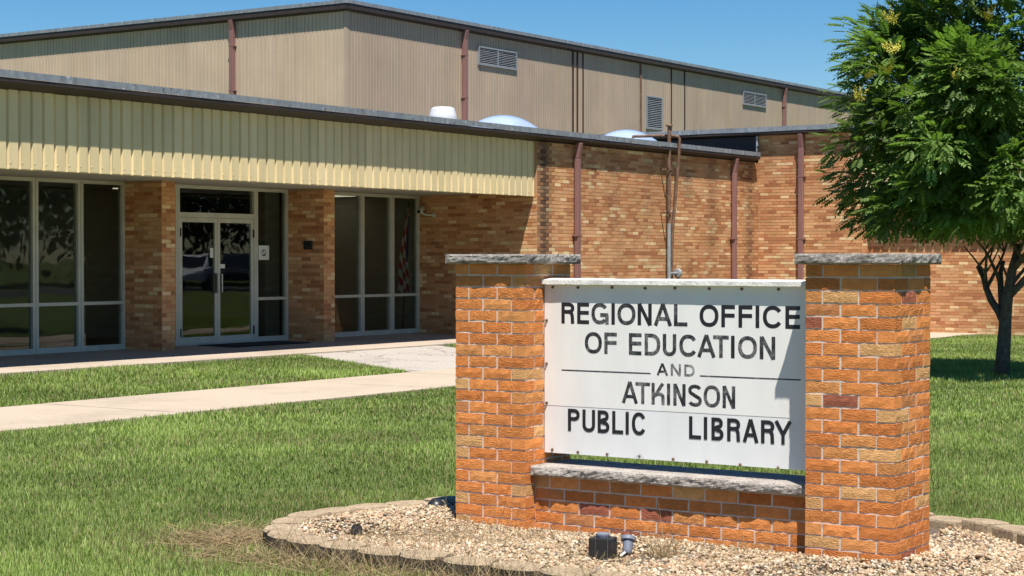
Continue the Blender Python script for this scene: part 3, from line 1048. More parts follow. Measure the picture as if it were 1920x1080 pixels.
def eave_ring(x0, y0, zl, zh, zin, nm, mat, par):
    b = MB()
    b.add([(x0, 72, zl), (x0, y0, zl), (107, y0, zl), (107, y0, zh), (x0, y0, zh), (x0, 72, zh), (XG + 0.03, 72, zin), (XG + 0.03, YG + 0.03, zin), (107, YG + 0.03, zin)],
          [(0, 1, 4, 5), (1, 2, 3, 4), (0, 6, 7, 1), (1, 7, 8, 2)])
    return b.build(nm, mat, par)
eave_ring(XG - o_, YG - o_, 9.14, 9.31, 9.08, 'eave', 'brown_trim', gr)
b = MB()
x0, y0 = XG - o_ - 0.02, YG - o_ - 0.02
b.add([(x0, 72, 9.30), (x0, y0, 9.30), (x0, y0, 9.41), (x0, 72, 9.41), (x0 + 0.5, 72, 9.425), (x0 + 0.5, y0 + 0.5, 9.425)], [(0, 1, 2, 3), (3, 2, 5, 4)])
b.build('gravel_stop', 'gravelstop', gr)
b = MB()
b.add([(x0, y0, 9.30), (107, y0, 9.30), (107, y0, 9.41), (x0, y0, 9.41), (107, y0 + 0.5, 9.425), (x0 + 0.5, y0 + 0.5, 9.425)], [(0, 1, 2, 3), (3, 2, 4, 5)])
b.build('gravel_stop', 'gravelstop', gr)
MB().box(x0 - 0.006, x0 + 0.05, y0 - 0.006, y0 + 0.05, 9.295, 9.416).build('corner_cap', 'galv', gr)
for a in (49.02, 73.41):
    downspout(gym, 'X', a, YG, 3.5, 9.13, 0.17, 0.12, 0.2)
downspout(gym, 'Y', 39.24, XG, 3.5, 9.13, 0.17, 0.12, 0.2)
for a, w, mt in ((55.86, 0.055, 'brown_trim'), (56.16, 0.05, 'brown_trim'), (56.55, 0.03, 'brown_trim'), (60.77, 0.10, 'rust'), (63.2, 0.03, 'brown_trim'), (64.3, 0.03, 'brown_trim')):
    MB().box(a - w / 2, a + w / 2, YG - 0.045, YG - 0.002, 3.5, 9.10).build('conduit', mt, gym)
def louver(x0, x1, z0, z1, n, split=False):
    f = MB()
    t = 0.055
    f.box(x0 - t, x0, YG - 0.06, YG + 0.02, z0 - t, z1 + t).box(x1, x1 + t, YG - 0.06, YG + 0.02, z0 - t, z1 + t)
    f.box(x0, x1, YG - 0.06, YG + 0.02, z0 - t, z0).box(x0, x1, YG - 0.06, YG + 0.02, z1, z1 + t)
    if split:
        f.box((x0 + x1) / 2 - 0.025, (x0 + x1) / 2 + 0.025, YG - 0.055, YG + 0.02, z0, z1)
    lv = f.build('louver', 'louver', gym)
    MB().box(x0, x1, YG - 0.005, YG + 0.03, z0, z1).build('louver_back', 'dark', lv)
    st = (z1 - z0) / n
    m = MB().add([(x0, YG - 0.052, 0), (x1, YG - 0.052, 0), (x1, YG - 0.012, st * 0.62), (x0, YG - 0.012, st * 0.62),
                  (x0, YG - 0.048, -0.008), (x1, YG - 0.048, -0.008), (x1, YG - 0.008, st * 0.62 - 0.008), (x0, YG - 0.008, st * 0.62 - 0.008)],
                 [(0, 1, 2, 3), (4, 7, 6, 5), (0, 4, 5, 1), (2, 6, 7, 3), (0, 3, 7, 4), (1, 5, 6, 2)]).mesh('slat', 'louver')
    for i in range(n):
        place('slat', m, Matrix.Translation((0, 0, z0 + 0.012 + i * st)), lv)
louver(49.92, 52.12, 8.14, 8.66, 9, True)
louver(61.24, 62.38, 6.68, 7.85, 17)
louver(69.50, 71.60, 8.19, 8.66, 8, True)

# ------------------------------------------------------------------ brick sign: two pillars, low wall, board
XP, PW = 8.815, 0.4985
PAL_SIGN = [((0.72, 0.265, 0.076), 0.42), ((0.66, 0.225, 0.062), 0.27), ((0.70, 0.300, 0.098), 0.16), ((0.70, 0.385, 0.155), 0.08), ((0.56, 0.225, 0.082), 0.04), ((0.38, 0.125, 0.070), 0.03)]
def sign_brick_meshes(n, L=BL, D=0.092):
    """full brick, outer long face at local y=0 looking to -y, rough-edged"""
    out = []
    for q in range(n):
        b = MB()
        nx = 6
        zs = (-BH / 2, 0.0, BH / 2)
        idx = {}
        for i in range(nx + 1):
            for k in range(3):
                x = -L / 2 + L * i / nx
                ed = i in (0, nx) or k in (0, 2)
                y = random.uniform(-0.0022, 0.0012) + (0.0022 if ed else 0)
                idx[i, k] = len(b.v)
                b.v.append((x + (random.uniform(0, 0.0022) * (1 if i == 0 else -1) if i in (0, nx) else 0), y, zs[k] + (random.uniform(-0.0016, 0.0016) if k != 1 else 0)))
        back = {}
        for i in (0, nx):
            for k in (0, 2):
                back[i, k] = len(b.v)
                b.v.append((-L / 2 + L * i / nx, D, zs[k]))
        for i in range(nx):
            for k in range(2):
                b.f.append((idx[i, k], idx[i + 1, k], idx[i + 1, k + 1], idx[i, k + 1]))
        for k, kk in ((0, 0), (2, 2)):
            ring = [idx[i, k] for i in range(nx + 1)] + [back[nx, k], back[0, k]]
            b.f.append(tuple(ring))
        for i in (0, nx):
            b.f.append((idx[i, 0], idx[i, 1], idx[i, 2], back[i, 2], back[i, 0]))
        b.f.append((back[0, 0], back[nx, 0], back[nx, 2], back[0, 2]))
        out.append(b.mesh('brick', 'brick'))
    return out
SB = sign_brick_meshes(7)
SB_HALF = sign_brick_meshes(4, 0.092)

def rough_slab(x0, x1, y0, y1, z0, z1, amp, sides, nm, mat, parent, seed=0, chamf=0.0):
    """stone slab whose listed sides are split-faced"""
    b = MB()
    import itertools
    nz_ = 6
    step = 0.02
    def disp(p, n):
        q = Vector((p[0] * 9 + seed, p[1] * 9, p[2] * 15))
        h = noise.fractal(q, 0.9, 2.1, 5) + 0.5 * noise.noise(Vector((p[0] * 40, p[1] * 40 + seed, p[2] * 55)))
        return h * amp
    def face(a0, a1, along, plane, sgn):
        n = max(2, int(abs(a1 - a0) / step))
        k = len(b.v)
        for i in range(n + 1):
            a = a0 + (a1 - a0) * i / n
            for j in range(nz_ + 1):
                zz = z0 + (z1 - z0) * j / nz_
                p = (a, plane, zz) if along == 'x' else (plane, a, zz)
                e = min(i, n - i) / 2.0
                d = disp(p, 0) * (0.35 if e < 0.5 else 1.0)
                t = j / nz_
                bul = (-(2 * t - 1) ** 4 * 0.5) * amp * 1.2 + amp * 0.4 - (0.9 * amp if t < 0.01 else 0)
                off = (d + bul) * sgn if 0 < i < n else 0.0
                zz2 = zz + (noise.noise(Vector((a * 14, seed, 9))) * amp * 0.55 if j == 0 and 0 < i < n else 0)
                b.v.append((a, plane + off, zz2) if along == 'x' else (plane + off, a, zz2))
        for i in range(n):
            for j in range(nz_):
                q = k + i * (nz_ + 1) + j
                b.f.append((q, q + nz_ + 1, q + nz_ + 2, q + 1))
        top = [k + i * (nz_ + 1) + nz_ for i in range(n + 1)]
        bot = [k + i * (nz_ + 1) for i in range(n + 1)]
        return top, bot
    loops_t, loops_b = [], []
    for (a0, a1, along, plane, sgn) in ((x0, x1, 'x', y0, -1), (y0, y1, 'y', x1, 1), (x1, x0, 'x', y1, 1), (y1, y0, 'y', x0, -1)):
        t, bo = face(a0, a1, along, plane, sgn)
        loops_t += t
        loops_b += bo
    b.f.append(tuple(loops_t))
    b.f.append(tuple(reversed(loops_b)))
    return b.build(nm, mat, parent)

Z0, NC = 0.033, 23
def pillar(y0, label):
    y1 = y0 + PW
    x0, x1 = XP, XP + PW
    t = empty('brick_pillar', ((x0 + x1) / 2, (y0 + y1) / 2, 0), label, 'pillar', 'brick pillars of the sign')
    i_ = 0.0046
    core = MB().box(x0 + i_, x1 - i_, y0 + i_, y1 - i_, -0.1, Z0 + NC * COURSE - 0.002).build('mortar_core', 'mortar', t)
    for c in range(-1, NC):
        z = Z0 + (c + 0.5) * COURSE
        # pinwheel: front (-X), right (-Y), back (+X), left (+Y) sides, each two full bricks
        for s in range(4):
            for k in range(2):
                if c % 2 == 0:
                    off = 0.1016 + 0.0 + BL / 2 + k * PITCH_B
                else:
                    off = BL / 2 + k * PITCH_B
                # position along the side measured from its left end seen from outside
                a = -PW / 2 + off
                if c % 2 == 0:
                    a = -PW / 2 + 0.1016 + BL / 2 + k * PITCH_B
                M = Matrix.Translation(((x0 + x1) / 2, (y0 + y1) / 2, z)) @ Matrix.Rotation(-math.pi / 2 + s * math.pi / 2, 4, 'Z') @ Matrix.Translation((a, -PW / 2, 0))
                M = M @ Matrix.Translation((random.uniform(-.001, .001), random.uniform(-.0012, .0012), random.uniform(-.0008, .0008)))
                place('brick', random.choice(SB), M, t, pick(PAL_SIGN))
    zt = Z0 + NC * COURSE
    rough_slab(x0 - 0.043, x1 + 0.043, y0 - 0.043, y1 + 0.043, zt + 0.001, zt + 0.057, 0.010, 'all', 'capstone', 'cap_stone', t, seed=y0 * 3)
    return t
YL0, YR1 = 5.797, 4.035
pillar(YL0, 'orange brick pillar with stone cap at the far left end of the sign')
pillar(YR1 - PW, 'nearer orange brick pillar with stone cap at the right end of the sign')

# low wall between the pillars
lw = empty('low_brick_wall', (9.05, (YL0 + YR1) / 2, 0), 'low orange brick wall with pale stone ledge under the sign board', 'wall')
MB().box(8.9196, 9.2, YR1 + 0.001, YL0 - 0.001, -0.1, 0.354).build('mortar_core', 'mortar', lw)
for c in range(-1, 5):
    z = 0.356 - (4.5 - c) * COURSE - 0.004
    y = YL0 - 0.004 - (0.0 if c % 2 else PITCH_B / 2)
    first = c % 2 == 0
    yy = YL0 - 0.004
    if first:
        place('brick', random.choice(SB_HALF), Matrix.Translation((8.915, yy - 0.046, z)) @ Matrix.Rotation(-math.pi / 2, 4, 'Z'), lw, pick(PAL_SIGN))
        yy -= 0.1016
    while yy - BL > YR1:
        place('brick', random.choice(SB), Matrix.Translation((8.915, yy - BL / 2, z)) @ Matrix.Rotation(-math.pi / 2, 4, 'Z'), lw, pick(PAL_SIGN))
        yy -= PITCH_B
    if yy - YR1 > 0.06:
        M = Matrix.Translation((8.915, (yy + YR1) / 2, z)) @ Matrix.Rotation(-math.pi / 2, 4, 'Z') @ Matrix.Diagonal(((yy - YR1 - 0.003) / 0.092, 1, 1, 1))
        place('brick', random.choice(SB_HALF), M, lw, pick(PAL_SIGN))
rough_slab(8.862, 9.30, YR1 + 0.006, YL0 - 0.006, 0.358, 0.416, 0.012, 'all', 'stone_ledge', 'sill_stone', lw, seed=40)

# sign board
XS = 9.015
sg = empty('sign_board', (XS, (YL0 + YR1) / 2, 0.47), 'white sign board with black lettering mounted between the brick pillars', 'sign')
MB().box(XS, XS + 0.035, YR1 + 0.004, YL0 - 0.004, 0.759, 1.470).build('upper_panel', 'panel', sg)
MB().box(XS + 0.0015, XS + 0.035, YR1 + 0.004, YL0 - 0.004, 0.480, 0.7588).build('lower_panel', 'panel_low', sg)
cb = MB()
n = 40
for i in range(n + 1):
    y = YR1 + 0.006 + (YL0 - YR1 - 0.006 + 0.0) * i / n
    w1, w2 = 0.0015 * noise.noise(Vector((y * 9, 2, 1))), 0.003 * noise.noise(Vector((y * 5, 7, 1)))
    cb.v += [(XS - 0.036 + w1, y, 1.471 + w1), (XS - 0.036 + w1, y, 1.497 + w2), (XS + 0.06, y, 1.506 + w2), (XS + 0.06, y, 1.471)]
for i in range(n):
    k = i * 4
    cb.f += [(k + j, k + (j + 1) % 4, k + 4 + (j + 1) % 4, k + 4 + j) for j in range(4)]
cb.f += [(0, 1, 2, 3), (4 * n + 3, 4 * n + 2, 4 * n + 1, 4 * n)]
cb.build('cap_board', 'cap_board', sg)

# hand-cut letters as thick strokes; local u to the right, v up, stroke widths in metres
def ell(cx, cy, rx, ry, a0, a1, n=22, p=2.25):
    out = []
    for i in range(n + 1):
        a = R(a0 + (a1 - a0) * i / n)
        ca, sa = math.cos(a), math.sin(a)
        out.append((cx + rx * math.copysign(abs(ca) ** (2 / p), ca), cy + ry * math.copysign(abs(sa) ** (2 / p), sa)))
    return out
def glyph(ch, w, h, t, tv):
    """list of (points, closed); points are stroke centre lines; t = stroke width"""
    a = t / 2
    S = []
    if ch == 'I':
        S.append([(w / 2, 0), (w / 2, h)])
    elif ch == 'L':
        S += [[(a, h), (a, 0)], [(t * 0.9, a), (w, a)]]
    elif ch in 'EF':
        S += [[(a, 0), (a, h)], [(t * 0.9, h - a), (w, h - a)], [(t * 0.9, h * 0.53), (w * 0.98, h * 0.53)]]
        if ch == 'E':
            S.append([(t * 0.9, a), (w, a)])
    elif ch == 'T':
        S += [[(0, h - a), (w, h - a)], [(w / 2, 0), (w / 2, h - t * 0.9)]]
    elif ch == 'N':
        S += [[(a, 0), (a, h)], [(w - a, 0), (w - a, h)], [(a * 1.05, h - 0.001), (w - a * 1.05, 0.001)]]
    elif ch == 'A':
        S += [[(a * 0.95, 0), (w / 2, h)], [(w - a * 0.95, 0), (w / 2, h)], [(w * 0.24, h * 0.32), (w * 0.76, h * 0.32)]]
    elif ch == 'Y':
        S += [[(a, h), (w / 2, h * 0.42)], [(w - a, h), (w / 2, h * 0.42)], [(w / 2, 0), (w / 2, h * 0.47)]]
    elif ch == 'U':
        S.append([(a, h)] + ell(w / 2, w / 2, w / 2 - a, w / 2 - a, 180, 360, 16) + [(w - a, h)])
    elif ch == 'O':
        S.append(ell(w / 2, h / 2, w / 2 - a, h / 2 - a, 0, 360, 36))
    elif ch == 'C':
        S.append(ell(w / 2, h / 2, w / 2 - a, h / 2 - a, 32, 328, 30))
    elif ch == 'G':
        S += [ell(w / 2, h / 2, w / 2 - a, h / 2 - a, 36, 318, 30), [(w * 0.52, h * 0.44), (w, h * 0.44)], [(w - a * 0.8, 0.0), (w - a * 0.8, h * 0.42)]]
    elif ch == 'D':
        S += [[(a, 0), (a, h)], [(t * 0.9, h - a)] + ell(w * 0.42, h / 2, w * 0.58 - a, h / 2 - a, 90, -90, 20) + [(t * 0.9, a)]]
    elif ch in 'PR':
        S += [[(a, 0), (a, h)], [(t * 0.9, h - a)] + ell(w * 0.52, h * 0.735, w * 0.46 - a * 0.8, h * 0.265 - a, 90, -90, 14) + [(t * 0.9, h * 0.47 + a)]]
        if ch == 'R':
            S.append([(w * 0.45, h * 0.47 + a)] + ell(w * 0.55, h * 0.30, w * 0.36 - a * 0.5, h * 0.17 + a, 80, 0, 8) + [(w - a, 0)])
    elif ch == 'B':
        S += [[(a, 0), (a, h)], [(t * 0.9, h - a)] + ell(w * 0.5, h * 0.755, w * 0.44 - a, h * 0.245 - a, 90, -90, 12) + [(t * 0.9, h * 0.51)],
              [(t * 0.9, h * 0.52)] + ell(w * 0.5, h * 0.265, w * 0.5 - a, h * 0.265 - a, 90, -90, 12) + [(t * 0.9, a)]]
    elif ch == 'S':
        up = ell(w / 2, h * 0.735, w / 2 - a * 1.1, h * 0.265 - a, 20, 245, 16)
        lo = ell(w / 2, h * 0.265, w / 2 - a, h * 0.265 - a, 65, -160, 16)
        S.append(up + lo)
    elif ch == 'K':   # odd repaired K: arm meets a hooked leg
        S += [[(a, 0), (a, h)], [(w * 0.30, h * 0.44), (w * 0.86, h * 0.985)], [(t * 0.8, h * 0.40), (w * 0.30, h * 0.44)] + ell(w * 0.52, h * 0.36, w * 0.40 - a * 0.4, h * 0.14, 100, 0, 8) + [(w - a, 0)]]
    return S
def stroke(b, pts, t, y_off):
    """flat-ended thick polyline with mitred joints, 2.5 mm thick; b.v in (u, v, depth)"""
    pts = [Vector((p[0], p[1])) for p in pts]
    closed = (pts[0] - pts[-1]).length < 1e-6 and len(pts) > 4
    if closed:
        pts = pts[:-1]
    q = [pts[0]]
    for p in pts[1:]:
        if (p - q[-1]).length > 0.0008:
            q.append(p)
    pts = q
    n = len(pts)
    if n < 2:
        return
    k = len(b.v)
    for i, p in enumerate(pts):
        pr = pts[(i - 1) % n] if (closed or i > 0) else None
        nx = pts[(i + 1) % n] if (closed or i < n - 1) else None
        d1 = (p - pr).normalized() if pr is not None else (nx - p).normalized()
        d2 = (nx - p).normalized() if nx is not None else d1
        d = (d1 + d2)
        d = d.normalized() if d.length > 1e-6 else d1
        nrm = Vector((-d.y, d.x))
        c = max(0.55, nrm.dot(Vector((-d1.y, d1.x))))
        o = nrm * (t / 2 / c)
        for s in (1, -1):
            for dep in (y_off, 0.0):
                b.v.append((p.x + o.x * s, p.y + o.y * s, dep))
    rng_ = range(n if closed else n - 1)
    for i in rng_:
        j = (i + 1) % n
        A, B = k + i * 4, k + j * 4
        b.f += [(A, B, B + 2, A + 2), (A + 1, A, B, B + 1)[::-1], (A + 2, A + 3, B + 3, B + 2)[::-1]]
    if not closed:
        for i in (0, n - 1):
            A = k + i * 4
            b.f.append((A, A + 1, A + 3, A + 2))
LINES = [
 (1.2410, 1.3647, 0.0225, [('R',5.6754,5.5870,0),('E',5.5673,5.4864,0),('G',5.4705,5.3568,1),('I',5.3362,5.3131,0),('O',5.2957,5.1768,1),('N',5.1628,5.0711,0),('A',5.0576,4.9400,1),('L',4.9281,4.8427,1),('O',4.7658,4.6479,0),('F',4.6304,4.5468,0),('F',4.5249,4.4406,0),('I',4.4213,4.3988,0),('C',4.3773,4.2599,0),('E',4.2432,4.1565,0)]),
 (1.0710, 1.1959, 0.0220, [('O',5.5150,5.3997,1),('F',5.3832,5.2993,2),('E',5.2199,5.1370,1),('D',5.1169,5.0153,2),('U',4.9991,4.9131,1),('C',4.8934,4.7805,1),('A',4.7805,4.6654,1),('T',4.6809,4.5840,2),('I',4.5709,4.5481,0),('O',4.5269,4.4123,2),('N',4.3959,4.3027,1)]),
 (0.9608, 1.0279, 0.0135, [('A',5.0387,4.9649,1),('N',4.9478,4.8833,3),('D',4.8619,4.7956,3)]),
 (0.7936, 0.9171, 0.0205, [('A',5.2664,5.1604,1),('T',5.1761,5.0815,2),('K',5.0715,4.9868,2),('I',4.9724,4.9513,1),('N',4.9311,4.8532,1),('S',4.8376,4.7508,1),('O',4.7398,4.6366,2),('N',4.6218,4.5441,1)]),
 (0.6150, 0.7448, 0.0210, [('P',5.6302,5.5505,0),('U',5.5306,5.4453,0),('B',5.4277,5.3490,0),('L',5.3301,5.2572,0),('I',5.2410,5.2203,0),('C',5.1999,5.1075,0)]),
 (0.6128, 0.7391, 0.0210, [('L',4.8309,4.7554,0),('I',4.7378,4.7171,0),('B',4.6905,4.6156,0),('R',4.5932,4.5138,0),('A',4.4979,4.4020,0),('R',4.3869,4.3074,0),('Y',4.3074,4.2032,0)]),
]
for zb, zt, t, row in LINES:
    for ch, ya, yb, wear in row:
        b = MB()
        w = ya - yb
        for si, pts in enumerate(glyph(ch, w, zt - zb, t, t)):
            stroke(b, pts, t * (0.93 if ch in 'ANY' and si == 2 else 1.0), 0.0006 + 0.0001 * si)
        b.v = [(XS - d, ya - u, zb + v) for u, v, d in b.v]
        b.build('letter', MAT['ink'][wear], sg)
for ya, yb, z in ((5.6747, 5.0784, 0.9689), (4.7621, 4.1515, 0.9668)):
    MB().box(XS - 0.0007, XS - 0.0001, yb, ya, z - 0.0038, z + 0.0038).build('rule_line', MAT['ink'][1], sg)
BOLTS = [(5.738,.499),(5.561,.494),(5.363,.494),(5.148,.496),(4.931,.492),(4.719,.491),(4.512,.487),(4.284,.485),(5.734,1.454),(5.561,1.453),(5.331,1.455),(5.113,1.453),(4.921,1.455),(4.705,1.454),(4.505,1.454),(4.284,1.454),(5.777,1.259),(5.777,1.005),(5.777,.773)]
bolt = MB().lathe((0, 0, 0), [(0.0085, 0.0), (0.0085, -0.004), (0.005, -0.008), (0.005, -0.012)], 10, 'x').mesh('bolt', 'rust')
for y, z in BOLTS:
    place('bolt', bolt, Matrix.Translation((XS - 0.0005, y, z)), sg)
# torn scrap of white foil round one bolt
MB().add([(XS - 0.004, 5.185, .488), (XS - 0.006, 5.165, .502), (XS - 0.007, 5.14, .506), (XS - 0.005, 5.118, .494), (XS - 0.004, 5.112, .481), (XS - 0.003, 5.15, .479), (XS - 0.003, 5.178, .478)], [(0, 1, 2, 3, 4, 5, 6)]).build('torn_scrap', 'paper', sg)

# ------------------------------------------------------------------ planter: edging blocks, gravel, lights
OUT = [(7.42, 3.45), (7.42, 4.4), (7.40, 5.2), (7.41, 5.9), (7.47, 6.42), (7.62, 6.74), (7.87, 6.95), (8.25, 7.10), (8.66, 7.08), (9.0, 6.98), (9.5, 6.80), (10.0, 6.60), (10.35, 6.25), (10.5, 5.6), (10.5, 4.9), (10.48, 4.2), (10.3, 3.5), (9.9, 3.0), (9.3, 2.72), (8.6, 2.62), (7.95, 2.76), (7.55, 3.05)]
def smooth_loop(P, n=12):
    out = []
    m = len(P)
    for i in range(m):
        p0, p1, p2, p3 = (Vector(P[(i + k) % m]) for k in (-1, 0, 1, 2))
        for j in range(n):
            t = j / n
            out.append(0.5 * ((2 * p1) + (-p0 + p2) * t + (2 * p0 - 5 * p1 + 4 * p2 - p3) * t * t + (-p0 + 3 * p1 - 3 * p2 + p3) * t ** 3))
    return out
LOOP = smooth_loop(OUT)
ed = empty('planter_edging', (8.9, 4.9, 0), 'curved border of tan concrete blocks round the gravel bed', 'edging')
def edging_block(seed):
    """local: outer face towards -y at y=0, x along the border, z up from 0"""
    b = MB()
    w, dp, h = 0.288, 0.20, 0.128
    n = 9
    outer = []
    for i in range(n + 1):
        t = -1 + 2 * i / n
        outer.append((t * w / 2 * (1.0), 0.060 * abs(t) ** 2.8 + 0.006 * noise.noise(Vector((t * 3, seed, 0)))))
    inner = [(w * 0.36, dp), (-w * 0.36, dp)]
    lv = [(0.0, 0.012), (0.03, 0.004), (0.075, 0.0), (h - 0.012, 0.001), (h, 0.012)]
    rows = []
    for z, ins in lv:
        r = []
        for (x, y) in outer:
            q = 0.008 * noise.noise(Vector((x * 25, seed * 3, z * 30))) if 0.01 < z < h - 0.02 else 0
            r.append((x * (1 - ins * 1.2), y + ins + q, z))
        for (x, y) in inner:
            r.append((x, y - ins * 0.4, z))
        k = len(b.v)
        b.v += r
        rows.append(list(range(k, k + len(r))))
    for a, c in zip(rows, rows[1:]):
        m = len(a)
        b.f += [(a[i], a[(i + 1) % m], c[(i + 1) % m], c[i]) for i in range(m)]
    b.f.append(tuple(rows[0][::-1]))
    b.f.append(tuple(rows[-1]))
    me = b.mesh('edging_block', 'edging')
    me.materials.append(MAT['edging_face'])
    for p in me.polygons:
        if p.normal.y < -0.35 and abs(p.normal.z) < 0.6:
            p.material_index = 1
    return me
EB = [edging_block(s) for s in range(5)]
acc, k, prev = 0.0, 0, LOOP[0]
SP = 0.283
cum = [0.0]
for a, c in zip(LOOP, LOOP[1:] + LOOP[:1]):
    cum.append(cum[-1] + (c - a).length)
N_B = int(cum[-1] / SP)
for i in range(N_B):
    s = (i + 0.35) * cum[-1] / N_B
    j = max(q for q in range(len(LOOP)) if cum[q] <= s)
    a, c = LOOP[j], LOOP[(j + 1) % len(LOOP)]
    f = (s - cum[j]) / (cum[j + 1] - cum[j])
    p = a.lerp(c, f)
    ja, jc = LOOP[(j - 4) % len(LOOP)], LOOP[(j + 5) % len(LOOP)]
    t = (jc - ja).normalized()
    ang = math.atan2(t.y, t.x) + random.uniform(-0.04, 0.04)
    # the loop runs so that its inside lies to the right of travel: outer face must look left
    M = Matrix.Translation((p.x, p.y, -0.024 + random.uniform(-0.008, 0.006))) @ Matrix.Rotation(ang + math.pi, 4, 'Z') @ Matrix.Rotation(random.uniform(-0.03, 0.03), 4, 'X')
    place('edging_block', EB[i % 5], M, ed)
# gravel bed
def offset_loop(loop, d):
    out = []
    m = len(loop)
    for i in range(m):
        t = (loop[(i + 2) % m] - loop[(i - 2) % m]).normalized()
        out.append((loop[i].x + t.y * d, loop[i].y - t.x * d))
    return out
INNER = offset_loop(LOOP, 0.13)
gb = MB()
gb.add([(x, y, 0.045) for x, y in INNER], [tuple(range(len(INNER)))])
tag(gb.build('gravel_bed', 'gravel_bed'), kind='structure')
def base_ico():
    bm = bmesh.new()
    bmesh.ops.create_icosphere(bm, subdivisions=1, radius=1.0)
    v = np.array([p.co[:] for p in bm.verts])
    f = np.array([[q.index for q in p.verts] for p in bm.faces])
    bm.free()
    return v, f
IV, IF = base_ico()
def pebbles(n, poly, zfun, rad, keep=None):
    xs, ys = np.array([p[0] for p in poly]), np.array([p[1] for p in poly])
    P = []
    while len(P) < n:
        x = rng.uniform(xs.min(), xs.max(), n)
        y = rng.uniform(ys.min(), ys.max(), n)
        ok = inside(x, y, poly)
        if keep is not None:
            ok &= keep(x, y)
        P += list(zip(x[ok], y[ok]))
    P = np.array(P[:n])
    s = rng.uniform(rad[0], rad[1], n) * np.where(rng.random(n) < 0.08, 1.6, 1.0)
    V = IV[None] * (1 + rng.normal(0, 0.10, (n, len(IV), 1)))
    V = V * np.stack([s * rng.uniform(0.8, 1.3, n), s * rng.uniform(0.7, 1.0, n), s * rng.uniform(0.5, 0.8, n)], 1)[:, None, :]
    a = rng.uniform(0, 2 * np.pi, n)
    b_ = rng.normal(0, 0.5, n)
    ca, sa, cb_, sb = np.cos(a), np.sin(a), np.cos(b_), np.sin(b_)
    x, y, z = V[..., 0], V[..., 1], V[..., 2]
    x, z = x * cb_[:, None] + z * sb[:, None], -x * sb[:, None] + z * cb_[:, None]
    x, y = x * ca[:, None] - y * sa[:, None], x * sa[:, None] + y * ca[:, None]
    V = np.stack([x + P[:, 0:1], y + P[:, 1:2], z + (zfun(P[:, 0], P[:, 1]) + rng.uniform(-0.004, 0.010, n))[:, None]], 2)
    F = (IF[None] + (np.arange(n) * len(IV))[:, None, None])
    pal = np.array([(0.62, 0.50, 0.35), (0.72, 0.63, 0.50), (0.52, 0.385, 0.245), (0.60, 0.41, 0.28), (0.42, 0.32, 0.21), (0.26, 0.23, 0.20), (0.34, 0.20, 0.115), (0.56, 0.43, 0.27)])
    c = pal[rng.choice(len(pal), n, p=[.22, .17, .17, .12, .12, .05, .05, .10])] * rng.uniform(0.55, 0.98, (n, 1)) * np.array((1.0, 0.955, 0.88))
    return V.reshape(-1, 3), F.reshape(-1), np.repeat(c, len(IF), axis=0)
def pnoise(x, y, s, o=0.0):
    return (np.sin(x * s + 1.3 * np.sin(y * s * 0.7 + o)) + np.sin(y * s * 1.13 + 1.7 * np.sin(x * s * 0.6 + 2 + o)) + np.sin((x + y) * s * 0.53 + o)) / 3
def gz(x, y):
    return 0.052 + 0.014 * np.sin(x * 3.1 + y * 1.7) * np.sin(y * 2.3) + 0.02 * np.clip(8.3 - x, 0, 1) + 0.03 * np.clip((y - 6.3) / 0.4, 0, 1)
def not_in_sign(x, y):
    return ~((x > 8.83) & (x < 9.29) & (y > 3.55) & (y < 6.28)) & ((x < 9.75) | (y < 3.75)) & ((pnoise(x, y, 4.3, 1.0) > -0.38) | (rng.random(len(x)) < 0.45))
V, F, C = pebbles(30000, INNER, gz, (0.0065, 0.0135), not_in_sign)
tag(raw_mesh('river_gravel', V, F, 3, 'pebble', None, C, smooth=True), 'tan and white river pebbles filling the planter bed', 'gravel', kind='stuff')
gx = MB().add([(x, y, float(gz(x, y)) - 0.006) for x, y in INNER], [tuple(range(len(INNER)))])

# landscape lights
lt = empty('landscape_light', (8.22, 4.87, 0.05), 'black cube landscape light with grey spotlight beside it, in front of the ledge', 'light')
Mb = Matrix.Translation((8.20, 4.905, 0.045)) @ Matrix.Rotation(R(12), 4, 'Z')
bx_ = MB().box(-0.056, 0.056, -0.062, 0.062, 0.0, 0.112)
bx_.v = [tuple(Mb @ Vector(v)) for v in bx_.v]
bx_.build('housing', 'black_plastic', lt, bevel=0.006)
lid = MB().lathe((0, 0, 0), [(0.032, 0.108), (0.036, 0.124), (0.036, 0.132), (0.030, 0.136)], 16)
lid.v = [tuple(Mb @ Vector(v)) for v in lid.v]
lid.build('photocell', 'grey_plastic', lt)
Ms = Matrix.Translation((8.30, 4.815, 0.075)) @ Matrix.Rotation(R(20), 4, 'Z') @ Matrix.Rotation(R(28), 4, 'Y')
sp = MB().lathe((0, 0, 0), [(0.020, -0.01), (0.024, 0.0), (0.030, 0.06), (0.041, 0.062), (0.041, 0.082), (0.034, 0.084)], 18)
sp.v = [tuple(Ms @ Vector(v)) for v in sp.v]
sp.build('spotlight_head', 'grey_plastic', lt)
MB().tube([(8.26, 4.835, 0.05), (8.29, 4.82, 0.07)], 0.016, 8).build('bracket', 'black_plastic', lt)
def cone_light(x, y, z, s, label, tilt, az):
    t = empty('spot_light', (x, y, z), label, 'light')
    M = Matrix.Translation((x, y, z)) @ Matrix.Rotation(az, 4, 'Z') @ Matrix.Rotation(tilt, 4, 'Y')
    b = MB().lathe((0, 0, 0), [(0.012 * s, -0.05 * s), (0.025 * s, 0.0), (0.040 * s, 0.045 * s), (0.047 * s, 0.048 * s), (0.047 * s, 0.070 * s), (0.040 * s, 0.071 * s)], 18)
    b.v = [tuple(M @ Vector(v)) for v in b.v]
    b.build('lamp_head', 'black_plastic', t)
    MB().tube([(x, y, 0.02), (x, y, z)], 0.010 * s, 8).build('stake', 'black_plastic', t)
